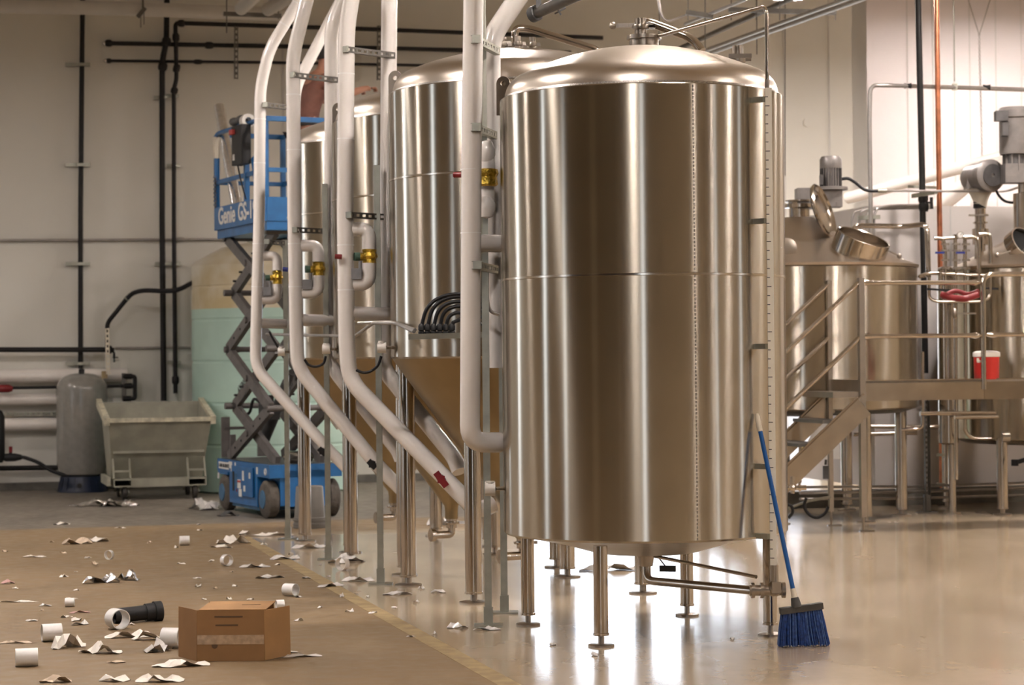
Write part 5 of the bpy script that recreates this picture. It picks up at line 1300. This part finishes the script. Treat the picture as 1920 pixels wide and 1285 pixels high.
lb('print_line', MB().box((.08, .22, hB + .0032), (.10, .012, .001)), 'print_dark')

# black pipe offcut with a collar
p0 = gnd(214, 1170) + V(0, 0, .046); p1 = gnd(302, 1164) + V(0, 0, .060)
d = (p1 - p0).normalized(); t = thing('pipe_offcut', 'short black plastic pipe with a collar lying on the brown floor', 'pipe', gnd(255, 1168))
part('pipe', MB().tube([p0, p1 - d * .04], .046, 24, False).tube([p1 - d * .04, p0], .041, 24, False), 'plastic_black', t)
part('collar', MB().tube([p1 - d * .10, p1 - d * .04], .054, 24).tube([p1 - d * .045, p1 + d * .0], .062, 24), 'plastic_black', t)

def ring(px, py, r, ln, head, label, tilt=0.0, m='pvc_pipe_cut', axis_up=False):
    c = gnd(px, py); R = Matrix.Rotation(head, 3, 'Z') @ (Matrix.Rotation(tilt, 3, 'X') if axis_up else Matrix.Rotation(math.pi / 2 - tilt, 3, 'Y'))
    mb = MB().lathe([(r - .005, -ln / 2), (r, -ln / 2), (r, ln / 2), (r - .005, ln / 2)], c, 28, R, close=True)
    zmin = min(v[2] for v in mb.v); mb.v = [(x, y, z - zmin + .001) for x, y, z in mb.v]
    solo('pipe_ring', mb, m, label, 'pipe ring', 'cut white pipe rings on the floor')
ring(50, 1250, .047, .115, .25, 'white pipe ring nearest the lower left corner')
ring(220, 1180, .060, .10, -.95, 'white pipe ring lying against the black pipe offcut')
ring(97, 1203, .050, .11, .35, 'white pipe ring resting on crumpled film at left')
ring(131, 1138, .028, .06, .1, 'small white pipe ring far left beside the brown streak')
ring(346, 1023, .040, .085, .2, 'white pipe ring farthest back near the grey slab')
ring(205, 1050, .038, .03, 1.2, 'thin white ring standing open toward the camera')
ring(322, 1215, .055, .10, -.2, 'white pipe ring half hidden behind the cardboard box')
ring(545, 1118, .042, .09, -.6, 'white pipe ring on the floor right behind the cardboard box')
ring(425, 1062, .045, .05, -.9, 'clear ring lying near the start of the tape line', m='plastic_clear')
ring(642, 1070, .050, .05, 1.0, 'clear ring leaning at the foot of a fermenter leg', m='plastic_clear')
ring(525, 1143, .030, .05, .3, 'small white ring between the box and the tape line')

def scrap(px, py, ln, wd, head, m, label, seed, h=.05, name='wrap_scrap', cat='scrap', group='torn wrap scraps on the floor', curl=0.0):
    rng = random.Random(seed); nx, ny = max(4, int(ln / .03)), max(3, int(wd / .03)); nx = min(nx, 14); ny = min(ny, 6)
    c = gnd(px, py); R = Matrix.Rotation(head, 3, 'Z'); vs = []
    ph = [rng.uniform(0, 6) for _ in range(4)]
    for i in range(nx + 1):
        for j in range(ny + 1):
            u, v = i / nx - .5, j / ny - .5
            k = 1 - .55 * abs(2 * u) ** 2 * rng.uniform(.4, 1.2)
            x = u * ln * rng.uniform(.93, 1.05); y = v * wd * k * rng.uniform(.8, 1.15) + .18 * wd * math.sin(5 * u + ph[0])
            z = h * (.5 + .5 * math.sin(9 * u + ph[1] + 3 * v)) * rng.uniform(.3, 1.0) * (1 - abs(2 * u) ** 3 * .8) + curl * (2 * v) ** 2
            vs.append(c + R @ V(x, y, z + .003))
    fs = [(i * (ny + 1) + j, (i + 1) * (ny + 1) + j, (i + 1) * (ny + 1) + j + 1, i * (ny + 1) + j + 1) for i in range(nx) for j in range(ny)]
    n_ = len(vs); zmin = min(p.z for p in vs)
    vs = [p - V(0, 0, zmin - .0025) for p in vs]
    bot = [p - V(0, 0, .0018) for p in vs]
    mb = MB().add(vs + bot, fs + [tuple(n_ + q for q in reversed(f_)) for f_ in fs])
    return solo(name, mb, m, label, cat, group, ang=25)
big = [  # px, py, length, width, heading, height, material, label
 (128, 1215, .20, .11, .5, .10, 'paper', 'arched strip of white wrap left of the long paper tangle'),
 (188, 1225, .24, .10, -.1, .07, 'paper', 'long crumpled white strip in the middle of the litter at lower left'),
 (240, 1196, .26, .08, .1, .05, 'paper', 'pleated white wrap just below the black pipe offcut'),
 (282, 1200, .22, .09, -.3, .07, 'paper', 'crumpled wrap left of the cardboard box, highest of the pile'),
 (296, 1222, .16, .09, .6, .08, 'plastic_clear', 'shiny folded film against the cardboard box\'s left flap'),
 (340, 1250, .30, .08, .12, .04, 'paper', 'torn ribbed wrap lying in front of the cardboard box'),
 (218, 1243, .10, .05, .2, .02, 'paper_warm', 'curled card scrap below the litter pile'),
 (30, 1207, .18, .03, .0, .02, 'paper_warm', 'thin beige strip at the left edge below the white ring'),
 (30, 1130, .30, .02, -.05, .015, 'paper', 'thin string like strip at the left edge'),
 (85, 1137, .08, .05, .1, .02, 'plastic_clear', 'small clear film patch left of the small white ring'),
 (150, 1150, .14, .03, .1, .02, 'pink_plastic', 'pinkish flat strip left of the black pipe offcut'),
 (14, 1095, .10, .07, .2, .04, 'pink_plastic', 'crumpled pink plastic at the left edge'),
 (65, 1045, .20, .07, -.1, .02, 'paper', 'flat pale strip on the brown floor at far left'),
 (145, 1020, .26, .12, .1, .07, 'paper_warm', 'beige crumpled heap in the middle distance at left'),
 (180, 1016, .22, .12, .5, .05, 'paper', 'fanned white wrap right of the beige heap'),
 (115, 984, .16, .10, 0, .03, 'paper', 'white sheet scrap on the edge of the grey slab'),
 (225, 991, .11, .03, 0, .02, 'paper', 'small white stick like scrap near the grey slab edge'),
 (438, 1020, .30, .10, .2, .10, 'paper', 'tall white paper heap at the far end of the tape line'),
 (415, 1027, .20, .05, -.2, .03, 'paper', 'flat tongue of wrap left of the tall paper heap'),
 (505, 1005, .45, .05, .25, .04, 'paper', 'long ragged white strip reaching the perforated post'),
 (458, 1003, .10, .07, .5, .06, 'paper', 'small upright scrap behind the tall paper heap'),
 (535, 1049, .24, .12, .0, .05, 'plastic_clear', 'frosted film sheet right of the tape line\'s far part'),
 (478, 1064, .24, .08, .2, .03, 'plastic_clear', 'flat clear film crossing the tape line'),
 (505, 1084, .22, .08, .1, .03, 'plastic_clear', 'clear bubble film below the tape line crossing'),
 (580, 1028, .30, .10, .1, .05, 'plastic_clear', 'curled clear film at a fermenter foot near the bucket'),
 (650, 1055, .30, .12, .3, .08, 'plastic_clear', 'bunched clear film between two fermenter legs'),
 (672, 1090, .24, .10, .2, .04, 'plastic_clear', 'clear film sheet in front of the strut post by the middle fermenter'),
 (620, 1100, .20, .10, .4, .03, 'plastic_clear', 'pale film sheet between the box and the strut post'),
 (745, 1115, .20, .08, .1, .03, 'plastic_clear', 'clear film bits in front of the nearest fermenter\'s left foot'),
 (822, 1112, .10, .07, .2, .05, 'plastic_clear', 'glossy clear film bubble near the nearest fermenter\'s front foot'),
 (858, 1178, .12, .07, .3, .04, 'plastic_clear', 'crumpled film left of the nearest tank\'s strut post'),
 (912, 1182, .16, .06, .1, .03, 'plastic_clear', 'film scrap at the base of the nearest tank\'s strut post'),
 (1150, 1070, .50, .14, .05, .06, 'plastic_clear', 'glossy film trail on the shiny floor under the nearest tank'),
 (822, 985, .22, .12, .4, .10, 'plastic_clear', 'pale crumpled bag behind the nearest fermenter\'s cone'),
 (105, 1280, .16, .06, .2, .05, 'paper_warm', 'beige scrap cut by the bottom edge at left'),
 (215, 1278, .16, .06, .0, .05, 'paper', 'white scrap cut by the bottom edge, second from left'),
 (300, 1279, .24, .07, .1, .05, 'paper', 'white scrap cut by the bottom edge below the box'),
 (535, 1225, .14, .06, .35, .02, 'paper', 'white strip right of the cardboard box\'s right flap'),
 (565, 1232, .22, .05, .1, .02, 'plastic_clear', 'thin clear strip farther right of the cardboard box'),
 (150, 1172, .10, .07, .1, .03, 'plastic_clear', 'clear scrap above the arched white strip'),
]
for i, (x, y, ln, wd, hd_, h, m, lab) in enumerate(big): scrap(x, y, ln, wd, hd_, m, lab, 100 + i, h)
scrap(180, 949, .55, .22, .05, 'foil_silver', 'silver foil sheet lying on the grey slab before the hopper, left piece', 201, .09, 'foil_sheet', 'foil', 'foil sheets')
scrap(222, 950, .42, .20, -.1, 'foil_silver', 'silver foil sheet lying on the grey slab before the hopper, right piece', 202, .11, 'foil_sheet', 'foil', 'foil sheets')
scrap(190, 1093, .26, .12, .15, 'foil_silver', 'dusty crumpled foil on the brown floor, darker part', 203, .09, 'foil_sheet', 'foil', 'foil sheets')
scrap(242, 1088, .16, .12, -.3, 'foil_silver', 'bright bent piece of foil on the brown floor', 204, .10, 'foil_sheet', 'foil', 'foil sheets')
scrap(385, 955, .40, .28, -.7, 'plastic_clear', 'grey translucent film sheet beside the lift\'s rear wheel', 205, .14, 'film_sheet', 'film', None)
scrap(428, 968, .22, .12, -.2, 'dark_grey', 'dark rubber scrap under the lift\'s rear wheel', 206, .06, 'rubber_scrap', 'scrap', None)
rng = random.Random(11)
tiny = [(97, 1017), (118, 1038), (165, 1047), (178, 1059), (120, 1083), (142, 1073), (28, 1104), (143, 1108), (133, 1124), (125, 1158), (143, 1165), (78, 1146), (330, 1028), (280, 1019), (372, 985), (375, 995), (410, 1016), (340, 1058), (397, 1053), (435, 1073), (370, 1085), (405, 1104), (372, 1101), (383, 1125), (430, 1125), (470, 1125), (440, 1100), (530, 1010), (495, 1022),
        (560, 1165), (600, 1140), (640, 1120), (690, 1120), (575, 1085), (700, 1150), (600, 1060), (780, 1130), (790, 1105), (740, 1140), (655, 1148), (815, 1190), (770, 1195), (1373, 1199), (1116, 1229), (1037, 1210), (248, 1172), (60, 1165), (10, 1035), (520, 1060), (560, 1120), (615, 1082), (705, 1096), (545, 1040)]
for i, (x, y) in enumerate(tiny):
    left = x < 560
    scrap(x, y, rng.uniform(.03, .09), rng.uniform(.02, .05), rng.uniform(0, 3), rng.choice(['paper', 'paper_warm', 'paper']) if left else 'plastic_clear',
          'tiny torn paper scrap strewn on the brown floor' if left else 'tiny clear film scrap strewn on the floor near the tank feet', 300 + i, rng.uniform(.008, .03), group='tiny paper scraps' if left else 'tiny film scraps')
